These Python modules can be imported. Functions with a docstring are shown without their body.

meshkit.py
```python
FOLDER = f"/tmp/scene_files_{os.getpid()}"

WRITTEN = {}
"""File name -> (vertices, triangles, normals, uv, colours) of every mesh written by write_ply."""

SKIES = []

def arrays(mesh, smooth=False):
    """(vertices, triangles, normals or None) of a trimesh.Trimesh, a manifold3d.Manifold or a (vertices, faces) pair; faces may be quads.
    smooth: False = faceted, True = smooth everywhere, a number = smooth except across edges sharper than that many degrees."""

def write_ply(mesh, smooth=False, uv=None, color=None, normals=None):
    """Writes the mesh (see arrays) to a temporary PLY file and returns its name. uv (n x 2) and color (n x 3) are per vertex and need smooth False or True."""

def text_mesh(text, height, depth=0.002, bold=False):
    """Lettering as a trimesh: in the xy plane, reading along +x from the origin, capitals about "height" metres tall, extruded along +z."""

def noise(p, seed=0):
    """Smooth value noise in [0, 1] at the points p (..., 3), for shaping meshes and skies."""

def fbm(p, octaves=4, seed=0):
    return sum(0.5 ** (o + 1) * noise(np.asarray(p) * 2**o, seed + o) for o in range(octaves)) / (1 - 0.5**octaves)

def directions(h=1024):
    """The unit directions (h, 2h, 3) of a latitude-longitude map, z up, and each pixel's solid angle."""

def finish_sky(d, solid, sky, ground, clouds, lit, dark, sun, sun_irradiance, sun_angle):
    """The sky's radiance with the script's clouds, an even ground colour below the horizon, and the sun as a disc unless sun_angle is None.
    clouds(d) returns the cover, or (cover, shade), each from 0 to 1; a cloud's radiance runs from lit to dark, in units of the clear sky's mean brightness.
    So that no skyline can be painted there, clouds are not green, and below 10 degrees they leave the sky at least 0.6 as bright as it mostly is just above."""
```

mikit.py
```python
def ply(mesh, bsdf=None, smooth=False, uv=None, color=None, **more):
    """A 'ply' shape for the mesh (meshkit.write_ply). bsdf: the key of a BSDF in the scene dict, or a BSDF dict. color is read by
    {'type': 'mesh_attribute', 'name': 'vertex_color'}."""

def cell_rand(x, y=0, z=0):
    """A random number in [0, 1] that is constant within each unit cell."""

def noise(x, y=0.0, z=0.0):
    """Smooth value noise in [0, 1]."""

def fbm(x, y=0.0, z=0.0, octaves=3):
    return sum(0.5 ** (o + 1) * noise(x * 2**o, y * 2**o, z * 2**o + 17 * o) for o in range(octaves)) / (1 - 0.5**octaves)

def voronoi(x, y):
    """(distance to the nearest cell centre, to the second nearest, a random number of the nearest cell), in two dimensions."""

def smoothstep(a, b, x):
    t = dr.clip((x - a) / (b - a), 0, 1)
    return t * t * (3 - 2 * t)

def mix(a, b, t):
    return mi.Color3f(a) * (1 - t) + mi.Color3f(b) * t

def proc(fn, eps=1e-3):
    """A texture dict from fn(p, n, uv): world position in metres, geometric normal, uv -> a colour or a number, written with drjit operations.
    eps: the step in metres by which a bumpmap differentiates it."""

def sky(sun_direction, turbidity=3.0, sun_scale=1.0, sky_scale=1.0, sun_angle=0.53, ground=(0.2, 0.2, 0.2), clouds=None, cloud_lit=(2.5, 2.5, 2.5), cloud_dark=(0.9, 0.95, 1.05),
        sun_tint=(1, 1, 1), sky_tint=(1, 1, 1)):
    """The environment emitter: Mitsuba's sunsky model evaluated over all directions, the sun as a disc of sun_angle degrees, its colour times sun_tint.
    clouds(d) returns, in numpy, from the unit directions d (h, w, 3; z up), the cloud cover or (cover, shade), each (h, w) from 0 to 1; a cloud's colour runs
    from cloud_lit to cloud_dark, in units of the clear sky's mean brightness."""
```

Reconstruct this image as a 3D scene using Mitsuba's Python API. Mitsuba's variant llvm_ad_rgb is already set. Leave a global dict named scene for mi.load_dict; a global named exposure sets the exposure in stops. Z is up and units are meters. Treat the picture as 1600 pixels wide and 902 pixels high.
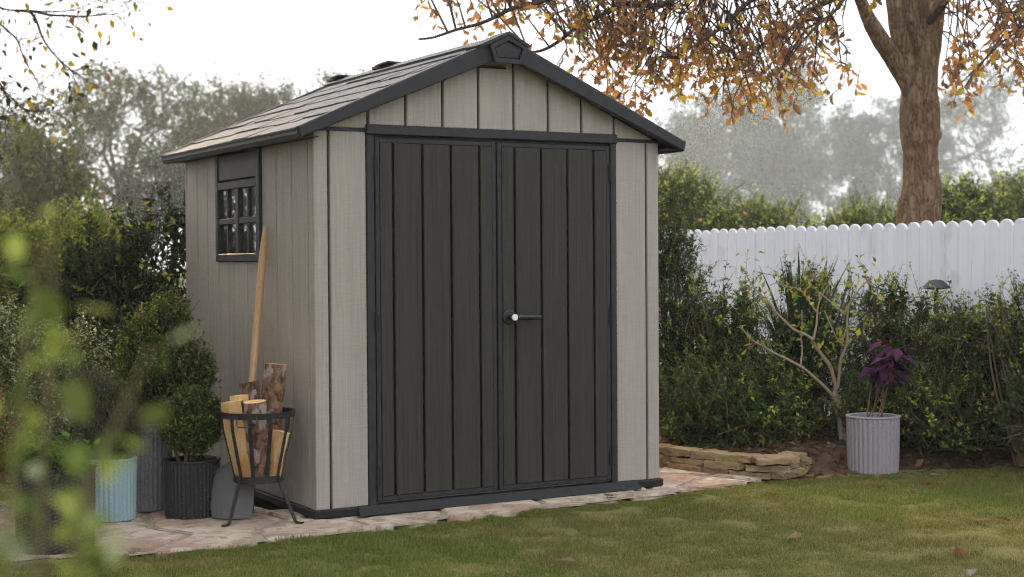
import math
import numpy as np
import trimesh
import mitsuba as mi
import drjit as dr
from shapely.geometry import Polygon, LineString, box as sbox, Point
from shapely.ops import voronoi_diagram
from shapely import MultiPoint
import mikit, meshkit
from mikit import proc, noise, fbm, voronoi, cell_rand, smoothstep, mix, ply

T = mi.ScalarTransform4f
scene, labels = {}, {}

# ------------------------------------------------------------------ camera, sky, exposure
EYE = np.array([-3.0403, -7.3887, 1.3496])
YAW, PITCH, ROLL, FOCAL = -0.5202, 0.0184, -0.0069, 2364.8644
FWD = np.array([-math.sin(YAW) * math.cos(PITCH), math.cos(YAW) * math.cos(PITCH), -math.sin(PITCH)])
_r = np.cross(FWD, [0, 0, 1]); _r /= np.linalg.norm(_r)
_u = np.cross(_r, FWD)
UPV = _u * math.cos(ROLL) - _r * math.sin(ROLL)
scene['camera'] = {
    'type': 'thinlens', 'fov': math.degrees(2 * math.atan(800 / FOCAL)), 'fov_axis': 'x',
    'to_world': T().look_at(origin=EYE.tolist(), target=(EYE + FWD).tolist(), up=UPV.tolist()),
    'aperture_radius': 0.0085, 'focus_distance': 8.6, 'near_clip': 0.05, 'far_clip': 2000.0,
    'medium': {'type': 'ref', 'id': 'air'}}
SUN = np.array([-0.06, 0.95, 0.44])
scene['sky'] = mikit.sky(SUN.tolist(), turbidity=3, sun_scale=0.33, sky_scale=1.0, sun_angle=9.0, sun_tint=(1.0, 0.93, 0.82),
                         ground=(0.1, 0.1, 0.08), clouds=lambda d: (1.0, 0.25 + 0.9 * (meshkit.fbm(d * [2.2, 2.2, 5.0], 4) - 0.5)), cloud_lit=(2.98, 3.06, 3.22), cloud_dark=(2.25, 2.36, 2.52))
exposure = 3.0
scene['air'] = {'type': 'homogeneous', 'albedo': {'type': 'rgb', 'value': [0.88, 0.95, 0.98]}, 'sigma_t': 0.00105,
                'phase': {'type': 'hg', 'g': 0.5}}

# ------------------------------------------------------------------ materials


def attr():
    return {'type': 'mesh_attribute', 'name': 'vertex_color'}


def rgb(*c):
    return {'type': 'rgb', 'value': list(c)}


def two(d):
    return {'type': 'twosided', 'bsdf': d}


def bump(d, fn, scale, eps=1e-3):
    return {'type': 'bumpmap', 'arbitrary': proc(fn, eps), 'scale': scale, 'bsdf': d}


def grain(p, fine=170.0, tall=3.0):
    u = p.x + p.y
    return fbm(u * fine, p.z * tall, 0.0, 3), noise(u * 420.0, p.z * 14.0, 3.0), noise(u * 30.0, p.z * 420.0, 7.0)


def siding_color(p, n, uv):
    a, b, c = grain(p)
    big = fbm((p.x + p.y) * 9.0, p.z * 1.3, 5.0, 3)
    t = dr.clip(0.5 + 0.62 * (a - 0.5) + 0.36 * (b - 0.5) + 0.3 * (c - 0.5) + 0.45 * (big - 0.5), 0, 1)
    return mix(mi.Color3f(0.257, 0.226, 0.191), mi.Color3f(0.398, 0.358, 0.310), t)


def siding_relief(p, n, uv):
    a, b, c = grain(p)
    return 0.6 * a + 0.5 * b + 0.25 * c


def door_color(p, n, uv):
    a, b, c = grain(p, 150.0, 2.2)
    t = dr.clip(0.5 + 1.1 * (a - 0.5) + 0.6 * (b - 0.5) + 0.2 * (c - 0.5), 0, 1)
    return mix(mi.Color3f(0.0290, 0.0260, 0.0230), mi.Color3f(0.050, 0.0445, 0.0395), t)


def trim_color(p, n, uv):
    t = fbm(p.x * 40.0 + p.y * 40.0, p.z * 40.0, 1.0, 3)
    return mix(mi.Color3f(0.022, 0.022, 0.025), mi.Color3f(0.033, 0.033, 0.037), t)


def roof_color(p, n, uv):
    v = fbm(p.x * 10.0, p.y * 55.0, 0.0, 3)
    w = noise(p.x * 3.1, p.y * 3.7, 2.0)
    return mix(mi.Color3f(0.044, 0.049, 0.060), mi.Color3f(0.074, 0.081, 0.096), dr.clip(0.1 + 0.5 * v + 0.4 * w, 0, 1))


def roof_relief(p, n, uv):
    return fbm(p.x * 14.0, p.y * 90.0, 0.0, 3)


scene['m_siding'] = two(bump({'type': 'principled', 'base_color': proc(siding_color), 'roughness': 0.55, 'specular': 0.4}, siding_relief, 0.0009))
scene['m_door'] = two(bump({'type': 'principled', 'base_color': proc(door_color), 'roughness': 0.6, 'specular': 0.2}, siding_relief, 0.0008))
scene['m_trim'] = two({'type': 'principled', 'base_color': proc(trim_color), 'roughness': 0.5, 'specular': 0.25})
scene['m_base'] = two({'type': 'principled', 'base_color': rgb(0.014, 0.014, 0.016), 'roughness': 0.5, 'specular': 0.25})
scene['m_roof'] = two(bump({'type': 'principled', 'base_color': proc(roof_color), 'roughness': 0.5, 'specular': 0.27}, roof_relief, 0.0012))
scene['m_metal'] = two({'type': 'principled', 'base_color': rgb(0.014, 0.014, 0.015), 'roughness': 0.42, 'specular': 0.5})
scene['m_glass'] = {'type': 'thindielectric', 'int_ior': 1.6}
scene['m_paint'] = two({'type': 'principled', 'base_color': attr(), 'roughness': 0.5, 'specular': 0.4})
scene['m_matt'] = two({'type': 'diffuse', 'reflectance': attr()})
scene['m_leaf'] = {'type': 'principledthin', 'base_color': attr(), 'roughness': 0.6, 'diff_trans': 0.95, 'eta': 1.2}
scene['m_autumn_leaf'] = {'type': 'principledthin', 'base_color': attr(), 'roughness': 0.6, 'diff_trans': 1.15, 'eta': 1.2}
scene['m_gloss_leaf'] = {'type': 'principledthin', 'base_color': attr(), 'roughness': 0.32, 'diff_trans': 0.5, 'eta': 1.45}


def fence_color(p, n, uv):
    a = fbm(p.y * 60.0, p.z * 1.4, 0.0, 3)
    d = smoothstep(0.60, 0.82, fbm(p.y * 9.0, p.z * 5.0, 4.0, 4))
    return mix(mix(mi.Color3f(0.67, 0.69, 0.75), mi.Color3f(0.76, 0.78, 0.84), a), mi.Color3f(0.55, 0.53, 0.51), d * 0.5)


scene['m_fence'] = two({'type': 'principled', 'base_color': proc(fence_color), 'roughness': 0.5})


def trunk_h(p):
    q = fbm(p.x * 5.0, p.y * 5.0, p.z * 1.5, 2) * 0.06
    x, y = (p.x + q) * 34.0, (p.y - q) * 34.0
    ridge = fbm(x, y, p.z * 5.5, 3)
    return dr.abs(ridge - 0.5) * 2.2 + 0.35 * noise(x * 2.5, y * 2.5, p.z * 40.0)


def trunk_color(p, n, uv):
    h = trunk_h(p)
    m = fbm(p.x * 3.0, p.y * 3.0, p.z * 2.0, 3)
    return mix(mi.Color3f(0.075, 0.046, 0.028), mix(mi.Color3f(0.33, 0.20, 0.12), mi.Color3f(0.37, 0.265, 0.175), m), dr.clip(h * 1.5, 0, 1))


scene['m_trunk'] = two(bump({'type': 'diffuse', 'reflectance': proc(trunk_color)}, lambda p, n, uv: trunk_h(p), 0.05, 2e-3))


def log_h(p):
    w = fbm(p.x * 25.0, p.y * 25.0, p.z * 25.0, 2) * 1.6
    return fbm(p.x * 60.0 + w, p.y * 60.0 - w, p.z * 30.0 + w, 4)


def log_color(p, n, uv):
    h = log_h(p)
    pale = smoothstep(0.55, 0.61, fbm(p.x * 18.0 + 3.0, p.y * 18.0, p.z * 9.0, 4))
    return mix(mix(mi.Color3f(0.070, 0.042, 0.028), mi.Color3f(0.27, 0.16, 0.105), dr.clip((h - 0.3) * 2.4, 0, 1)), mi.Color3f(0.42, 0.36, 0.32), pale * 0.6)


def wood_color(p, n, uv):
    g = fbm(p.x * 120.0, p.y * 120.0, p.z * 6.0, 3)
    k = smoothstep(0.55, 0.75, fbm(p.x * 14.0, p.y * 14.0, p.z * 4.0, 3))
    return mix(mix(mi.Color3f(0.50, 0.28, 0.105), mi.Color3f(0.72, 0.48, 0.23), g), mi.Color3f(0.42, 0.18, 0.05), k * 0.6)


scene['m_log'] = two(bump({'type': 'diffuse', 'reflectance': proc(log_color)}, lambda p, n, uv: log_h(p), 0.012, 1e-3))
scene['m_wood'] = two({'type': 'principled', 'base_color': proc(wood_color), 'roughness': 0.6})


def handle_color(p, n, uv):
    g = fbm(p.x * 160.0, p.y * 160.0, p.z * 5.0, 3)
    return mix(mi.Color3f(0.36, 0.20, 0.095), mi.Color3f(0.53, 0.33, 0.175), g)


scene['m_handle'] = two({'type': 'principled', 'base_color': proc(handle_color), 'roughness': 0.45})


def flag_h(p):
    return fbm(p.x * 11.0, p.y * 11.0, 1.0, 4) + 0.25 * fbm(p.x * 90.0, p.y * 90.0, 2.0, 2)


def flag_color(p, n, uv):
    a = fbm(p.x * 5.0, p.y * 5.0, 0.0, 4)
    b = fbm(p.x * 22.0, p.y * 22.0, 3.0, 4)
    red = smoothstep(0.50, 0.66, fbm(p.x * 3.2 + 9.0, p.y * 3.2, 6.0, 3))
    c = mix(mi.Color3f(0.37, 0.285, 0.22), mi.Color3f(0.57, 0.475, 0.37), dr.clip(a * 1.6 - 0.3, 0, 1))
    c = mix(c, mi.Color3f(0.36, 0.19, 0.145), red * 0.5)
    c = mix(c, mi.Color3f(0.20, 0.155, 0.12), smoothstep(0.52, 0.70, b) * 0.55)
    return mix(c, mi.Color3f(0.60, 0.53, 0.44), smoothstep(0.60, 0.75, fbm(p.x * 8.0, p.y * 8.0, 8.0, 3)) * 0.6)


scene['m_flag'] = two(bump({'type': 'diffuse', 'reflectance': proc(flag_color)}, lambda p, n, uv: flag_h(p), 0.022, 2e-3))


def mortar_color(p, n, uv):
    b = fbm(p.x * 30.0, p.y * 30.0, 3.0, 4)
    return mix(mi.Color3f(0.22, 0.17, 0.125), mi.Color3f(0.46, 0.39, 0.31), b)


scene['m_mortar'] = two(bump({'type': 'diffuse', 'reflectance': proc(mortar_color)}, lambda p, n, uv: fbm(p.x * 50.0, p.y * 50.0, 0.0, 3), 0.008))


def ochre_color(p, n, uv):
    a = fbm(p.x * 9.0, p.y * 9.0, p.z * 22.0, 4)
    b = fbm(p.x * 40.0, p.y * 40.0, p.z * 60.0, 3)
    c = mix(mi.Color3f(0.22, 0.145, 0.080), mi.Color3f(0.42, 0.305, 0.185), dr.clip(a * 1.8 - 0.4, 0, 1))
    moss = smoothstep(0.54, 0.66, fbm(p.x * 6.0, p.y * 6.0, p.z * 9.0 + 5.0, 3))
    return mix(mix(c, mi.Color3f(0.22, 0.20, 0.08), moss * 0.6), mi.Color3f(0.12, 0.085, 0.055), smoothstep(0.55, 0.75, b) * 0.6)


scene['m_ochre'] = two(bump({'type': 'diffuse', 'reflectance': proc(ochre_color)}, lambda p, n, uv: fbm(p.x * 45.0, p.y * 45.0, p.z * 55.0, 4), 0.012))


def soil_color(p, n, uv):
    a = fbm(p.x * 13.0, p.y * 13.0, 0.0, 4)
    return mix(mi.Color3f(0.055, 0.036, 0.024), mi.Color3f(0.15, 0.10, 0.068), a)


scene['m_soil'] = two(bump({'type': 'diffuse', 'reflectance': proc(soil_color)}, lambda p, n, uv: fbm(p.x * 40.0, p.y * 40.0, p.z * 40.0, 3), 0.015))


def turf_color(p, n, uv):
    a = fbm(p.x * 2.2, p.y * 2.2, 0.0, 3)
    b = fbm(p.x * 14.0, p.y * 14.0, 2.0, 4)
    c = mix(mi.Color3f(0.20, 0.165, 0.075), mi.Color3f(0.15, 0.155, 0.052), dr.clip(a * 2.0 - 0.5, 0, 1))
    return mix(c, mi.Color3f(0.21, 0.155, 0.085), smoothstep(0.50, 0.72, b) * 0.7)


scene['m_turf'] = two({'type': 'diffuse', 'reflectance': proc(turf_color)})


def field_color(p, n, uv):
    a = fbm(p.x * 0.15, p.y * 0.15, 0.0, 4)
    return mix(mi.Color3f(0.06, 0.065, 0.025), mi.Color3f(0.13, 0.11, 0.055), a)


scene['m_field'] = two({'type': 'diffuse', 'reflectance': proc(field_color)})

# ------------------------------------------------------------------ helpers
FH = np.array([FWD[0], FWD[1], 0]); FH /= np.linalg.norm(FH)
RH = np.array([FH[1], -FH[0], 0])


def P(s, d, z):
    """A point of the site plan: s metres across, d metres along the garden's long axis, z metres up."""
    q = EYE * [1, 1, 0] + RH * s + FH * d
    return np.array([q[0], q[1], z])


def numbered(key):
    if key not in scene and key not in labels and key not in used:
        used.add(key)
        return key
    k = count.get(key, 0) + 1
    while f'{key}_{k:03d}' in used:
        k += 1
    count[key] = k
    used.add(f'{key}_{k:03d}')
    return f'{key}_{k:03d}'


used, count = set(), {}


def thing(name, label, cat, group=None):
    key = numbered(name)
    labels[key] = {'label': label, 'category': cat}
    if group:
        labels[key]['group'] = group
    return key


def obj(name, mesh, bsdf, parent=None, smooth=False, color=None, label=None, kind=None):
    key = numbered(f'{parent}__{name}' if parent else name)
    if isinstance(mesh, Geo):
        mesh, color = mesh.arrays()
    if color is not None:
        color = np.asarray(color, float)
        if color.ndim == 1:
            if smooth is not True and smooth is not False:
                if isinstance(mesh, tuple):
                    mesh = trimesh.Trimesh(*meshkit.arrays(mesh)[:2], process=False)
                mesh, smooth = trimesh.graph.smooth_shade(mesh, angle=math.radians(smooth), facet_minarea=None), True
            n = len(mesh[0]) if isinstance(mesh, tuple) else len(mesh.vertices)
            color = np.tile(color, (n, 1))
    scene[key] = ply(mesh, bsdf, smooth=smooth, color=color)
    if label:
        labels.setdefault(key, {})['label'] = label
    if kind:
        labels.setdefault(key, {})['kind'] = kind
    return key


def struct(name, mesh, bsdf, **k):
    key = obj(name, mesh, bsdf, **k)
    labels.setdefault(key, {})['kind'] = 'structure'
    return key


class Geo:
    def __init__(self):
        self.v, self.f, self.c, self.n = [], [], [], 0

    def add(self, v, f, c=(0.5, 0.5, 0.5)):
        v, f = np.asarray(v, float), np.asarray(f, int)
        if f.shape[1] == 4:
            f = np.vstack([f[:, [0, 1, 2]], f[:, [0, 2, 3]]])
        c = np.asarray(c, float)
        self.v.append(v); self.f.append(f + self.n)
        self.c.append(np.tile(c, (len(v), 1)) if c.ndim == 1 else c)
        self.n += len(v)
        return self

    def mesh(self, m, c=(0.5, 0.5, 0.5)):
        return self.add(m.vertices, m.faces, c)

    def arrays(self):
        return (np.vstack(self.v), np.vstack(self.f)), np.vstack(self.c)


def hull(pts):
    return trimesh.convex.convex_hull(np.asarray(pts))


def cbox(x0, x1, y0, y1, z0, z1, ch=0.003):
    pts = []
    for k in range(3):
        e = [ch] * 3
        e[k] = 0
        for x in (x0 + e[0], x1 - e[0]):
            for y in (y0 + e[1], y1 - e[1]):
                for z in (z0 + e[2], z1 - e[2]):
                    pts.append((x, y, z))
    return hull(pts)


def frame(o, u, v, w):
    M = np.eye(4)
    M[:3, 0], M[:3, 1], M[:3, 2], M[:3, 3] = u, v, w, o
    return M


def slab(poly, t, ch, M):
    """A convex outline (u, v) as a board of thickness t along w, its front edges chamfered."""
    p = Polygon(poly)
    q = p.buffer(-ch, join_style=2)
    a, b = np.array(p.exterior.coords)[:-1], np.array(q.exterior.coords)[:-1]
    pts = np.vstack([np.c_[a, 0 * a[:, 0]], np.c_[a, 0 * a[:, 0] + t - ch], np.c_[b, 0 * b[:, 0] + t]])
    m = hull(pts)
    m.apply_transform(M)
    return m


def prism(poly, t, M):
    m = trimesh.creation.extrude_polygon(Polygon(poly) if not isinstance(poly, Polygon) else poly, t, engine='earcut')
    m.apply_transform(M)
    return m


def tube(pts, radii, sides=6, cap=True):
    p = np.asarray(pts, float)
    n = len(p)
    r = np.broadcast_to(np.asarray(radii, float), (n,))
    t = np.gradient(p, axis=0)
    t /= np.linalg.norm(t, axis=1, keepdims=True) + 1e-12
    ref = np.array([0, 0, 1.0]) if abs(t[:, 2]).mean() < 0.9 else np.array([1.0, 0, 0])
    a = np.cross(t, ref); a /= np.linalg.norm(a, axis=1, keepdims=True) + 1e-12
    b = np.cross(t, a)
    g = np.arange(sides) * 2 * np.pi / sides
    v = p[:, None] + r[:, None, None] * (np.cos(g)[None, :, None] * a[:, None] + np.sin(g)[None, :, None] * b[:, None])
    i, j = np.meshgrid(np.arange(n - 1), np.arange(sides), indexing='ij')
    q = np.stack([i * sides + j, i * sides + (j + 1) % sides, (i + 1) * sides + (j + 1) % sides, (i + 1) * sides + j], -1).reshape(-1, 4)
    f = np.vstack([q[:, [0, 2, 1]], q[:, [0, 3, 2]]])
    v = v.reshape(-1, 3)
    if cap:
        v = np.vstack([v, p[0], p[-1]])
        j = np.arange(sides)
        f = np.vstack([f, np.c_[j * 0 + n * sides, j, (j + 1) % sides], np.c_[j * 0 + n * sides + 1, (n - 1) * sides + (j + 1) % sides, (n - 1) * sides + j]])
    return v, f


def tubes(starts, mids, ends, r0, r1, sides=3):
    """Many three-point twigs at once: (n,3) arrays, radii (n,)."""
    g = np.arange(sides) * 2 * np.pi / sides
    rings = []
    for a, b, c, r in ((starts, mids, starts, r0), (mids, ends, starts, (np.asarray(r0) + r1) / 2), (ends, ends, mids, r1)):
        t = (b - a) if a is not ends else (ends - mids)
        t = t / (np.linalg.norm(t, axis=1, keepdims=True) + 1e-9)
        ref = np.where(np.abs(t[:, 2:]) < 0.9, [[0, 0, 1.0]], [[1.0, 0, 0]])
        x = np.cross(t, ref); x /= np.linalg.norm(x, axis=1, keepdims=True) + 1e-9
        y = np.cross(t, x)
        r = np.broadcast_to(np.asarray(r, float), (len(a),))
        rings.append(a[:, None] + r[:, None, None] * (np.cos(g)[None, :, None] * x[:, None] + np.sin(g)[None, :, None] * y[:, None]))
    v = np.stack(rings, 1)
    n = len(starts)
    base = (np.arange(n) * 3 * sides)[:, None, None]
    k, j = np.meshgrid(np.arange(2), np.arange(sides), indexing='ij')
    q = np.stack([k * sides + j, k * sides + (j + 1) % sides, (k + 1) * sides + (j + 1) % sides, (k + 1) * sides + j], -1).reshape(1, -1, 4)
    return v.reshape(-1, 3), (q + base).reshape(-1, 4)


def unit(v):
    return v / (np.linalg.norm(v, axis=-1, keepdims=True) + 1e-9)


LEAF = (np.array([[0, 0, 0], [0.38, -0.27, 0.05], [0.38, 0.27, 0.05], [0.45, 0, 0], [1, 0, -0.10]]), np.array([[0, 1, 3], [0, 3, 2], [1, 4, 3], [3, 4, 2]]))
LONG = (np.array([[0, 0, 0], [0.35, -0.13, 0.03], [0.35, 0.13, 0.03], [0.4, 0, 0], [1, 0, -0.16]]), LEAF[1])
ROUND = (np.array([[0, 0, 0], [0.25, -0.30, 0.03], [0.25, 0.30, 0.03], [0.7, -0.30, 0.02], [0.7, 0.30, 0.02], [1, 0, -0.06]]), np.array([[0, 1, 2], [1, 3, 2], [2, 3, 4], [3, 5, 4]]))
CHIP = (np.array([[0, 0, 0], [0.5, -0.30, 0.04], [0.5, 0.30, 0.04], [1, 0, -0.06]]), np.array([[0, 1, 2], [1, 3, 2]]))
NEEDLE = (np.array([[0, -0.09, 0], [0, 0.09, 0], [1, 0, -0.05]]), np.array([[0, 1, 2]]))
BLADE = (np.array([[0, -0.05, 0], [0, 0.05, 0], [0.55, -0.038, 0.06], [0.55, 0.038, 0.06], [1, 0, -0.04]]), np.array([[0, 2, 1], [1, 2, 3], [2, 4, 3]]))


def oak_leaf():
    half = [(0.0, 0.015), (0.12, 0.05), (0.2, 0.15), (0.27, 0.08), (0.38, 0.26), (0.46, 0.12), (0.58, 0.31), (0.66, 0.13), (0.78, 0.22), (0.84, 0.09), (1.0, 0.0)]
    mid = [(x, 0, -0.12 * x * x) for x, _ in half]
    up = [(x, y, -0.12 * x * x + 0.35 * y) for x, y in half]
    dn = [(x, -y, -0.12 * x * x + 0.35 * y) for x, y in half]
    n = len(half)
    f = []
    for i in range(n - 1):
        f += [(i, i + 1, n + i), (i + 1, n + i + 1, n + i), (i, 2 * n + i, i + 1), (i + 1, 2 * n + i, 2 * n + i + 1)]
    return np.array(mid + up + dn), np.array(f)


OAK = oak_leaf()


def put_leaves(tmpl, pos, dirs, ups, size, col, curl=None):
    v0, f0 = tmpl
    x = unit(dirs)
    y = unit(np.cross(ups, x))
    z = np.cross(x, y)
    s = np.broadcast_to(np.asarray(size, float), (len(pos),))[:, None, None]
    w = v0[None]
    if curl is not None:
        w = w.repeat(len(pos), 0) * np.stack([0 * curl + 1, 0 * curl + 1, curl], -1)[:, None, :]
    v = pos[:, None] + s * (w[..., :1] * x[:, None] + w[..., 1:2] * y[:, None] + w[..., 2:] * z[:, None])
    f = (f0[None] + (np.arange(len(pos)) * len(v0))[:, None, None]).reshape(-1, 3)
    return v.reshape(-1, 3), f, np.repeat(col, len(v0), axis=0)


def pick(rng, n, palette):
    """Random colours from [(weight, rgb), ...] with a little variation each."""
    w = np.array([p[0] for p in palette], float)
    c = np.array([p[1] for p in palette])[rng.choice(len(palette), n, p=w / w.sum())]
    return np.clip(c * rng.uniform(0.75, 1.25, (n, 1)) * rng.uniform(0.92, 1.08, (n, 3)), 0, 1)


def in_ball(rng, n, inner=0.0):
    d = unit(rng.normal(size=(n, 3)))
    return d * rng.uniform(inner ** 3, 1, (n, 1)) ** (1 / 3)


def shoots(rng, lobes, n, length, per, size, palette, tmpl=LEAF, up=0.5, spread=0.9, tip=None, inner=0.25, stem=0.0016, stem_col=(0.10, 0.08, 0.05), floor=0.02, jitter=0.25, twig_share=1.0, toward=None):
    """Leafy shoots growing outward inside ellipsoid lobes [(centre, radii), ...]: returns (leaf arrays, twig arrays, leaf data)."""
    vol = np.array([np.prod(r) ** 0.75 for _, r in lobes])
    which = rng.choice(len(lobes), n, p=vol / vol.sum())
    c = np.array([l[0] for l in lobes])[which]
    r = np.array([l[1] for l in lobes])[which]
    q = in_ball(rng, n, inner)
    lump = 0.72 + 0.5 * meshkit.fbm(q * 2.3 + which[:, None] * 5.1 + rng.uniform(0, 50), 3)
    base = c + q * r * lump[:, None]
    out = unit(q + rng.normal(size=(n, 3)) * 0.45 + np.array([0, 0, up]))
    L = rng.uniform(0.6, 1.25, n) * length
    base = base - out * L[:, None] * 0.6
    sag = rng.normal(size=(n, 3)) * 0.18 * L[:, None]
    end = base + out * L[:, None] + sag * 0.6
    mid = base + out * L[:, None] * 0.5
    base[:, 2] = np.maximum(base[:, 2], floor); mid[:, 2] = np.maximum(mid[:, 2], floor + 0.01); end[:, 2] = np.maximum(end[:, 2], floor + 0.02)
    t = (np.arange(per) + 0.6) / per * 0.85 + 0.15
    t = np.clip(t[None] + rng.normal(size=(n, per)) * 0.04, 0, 1)
    pos = (1 - t)[..., None] ** 2 * base[:, None] + (2 * t * (1 - t))[..., None] * mid[:, None] + (t * t)[..., None] * end[:, None]
    axis = unit(np.cross(out, rng.normal(size=(n, 3))))
    other = np.cross(out, axis)
    ang = (np.arange(per) * 2.4)[None] + rng.normal(size=(n, per)) * 0.5
    side = np.cos(ang)[..., None] * axis[:, None] + np.sin(ang)[..., None] * other[:, None]
    dirs = unit(out[:, None] * (1.15 - spread) + side * spread + rng.normal(size=(n, per, 3)) * jitter + np.array([0, 0, 0.15]))
    ups = unit(np.array([0, 0, 1.0]) + out[:, None] * 0.6 + rng.normal(size=(n, per, 3)) * 0.35)
    sz = size * rng.uniform(0.65, 1.2, (n, per)) * (1 - 0.35 * t ** 3)
    col = pick(rng, n * per, palette).reshape(n, per, 3)
    if tip is not None:                                              # young leaves at the shoots' ends are their own colour
        young = (rng.random((n, 1)) < np.where(which[:, None] > 0, tip[0], tip[0] * (tip[3] if len(tip) > 3 else 1.0))) & (t > tip[2])
        col = np.where(young[..., None], pick(rng, n * per, tip[1]).reshape(n, per, 3), col)
    leaf = put_leaves(tmpl, pos.reshape(-1, 3), dirs.reshape(-1, 3), ups.reshape(-1, 3), sz.ravel(), col.reshape(-1, 3))
    k = rng.random(n) < twig_share
    tv, tf = tubes(base[k], mid[k], end[k], np.full(k.sum(), stem * 1.4), np.full(k.sum(), stem * 0.6))
    return leaf, (tv, tf, stem_col)


def shrub(name, label, cat, lobes, n, length, per, size, palette, group=None, seed=1, bsdf='m_leaf', trunk=True, root=None, singles=0, **kw):
    """A bush: stems from the ground, twigs, foliage. singles > 0: that many of the nearest leaves become parts of their own."""
    rng = np.random.default_rng(seed)
    key = thing(name, label, cat, group)
    (v, f, c), (tv, tf, tc) = shoots(rng, lobes, n, length, per, size, palette, **kw)
    nv = len(kw.get('tmpl', LEAF)[0])
    if singles:
        lv, lc, f0 = v.reshape(-1, nv, 3), c.reshape(-1, nv, 3), kw.get('tmpl', LEAF)[1]
        order = np.argsort(((lv.mean(1) - EYE) @ FH) + rng.random(len(lv)) * 0.12)
        for i in order[:singles]:
            obj('leaf', (lv[i], f0), bsdf, key, color=lc[i])
        keep = np.sort(order[singles:])
        v, c = lv[keep].reshape(-1, 3), lc[keep].reshape(-1, 3)
        f = (f0[None] + (np.arange(len(keep)) * nv)[:, None, None]).reshape(-1, 3)
    obj('foliage', (v, f), bsdf, key, color=c, kind='stuff')
    g = Geo().add(tv, tf, tc)
    if trunk:
        c0 = np.mean([l[0] for l in lobes], axis=0) if root is None else np.asarray(root, float)
        for cc, rr in lobes:
            for _ in range(5):
                e = np.asarray(cc) + in_ball(rng, 1)[0] * np.asarray(rr) * 0.7
                s = np.array([c0[0] + rng.normal() * 0.04, c0[1] + rng.normal() * 0.04, 0.0 if root is None else root[2]])
                m = (s + e) / 2 + rng.normal(size=3) * 0.04
                tt = np.linspace(0, 1, 7)[:, None]
                g.add(*tube((1 - tt) ** 2 * s + 2 * tt * (1 - tt) * m + tt * tt * e, np.linspace(0.011, 0.004, 7), 5), tc)
    obj('stem', g, 'm_matt', key)
    return key


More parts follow.
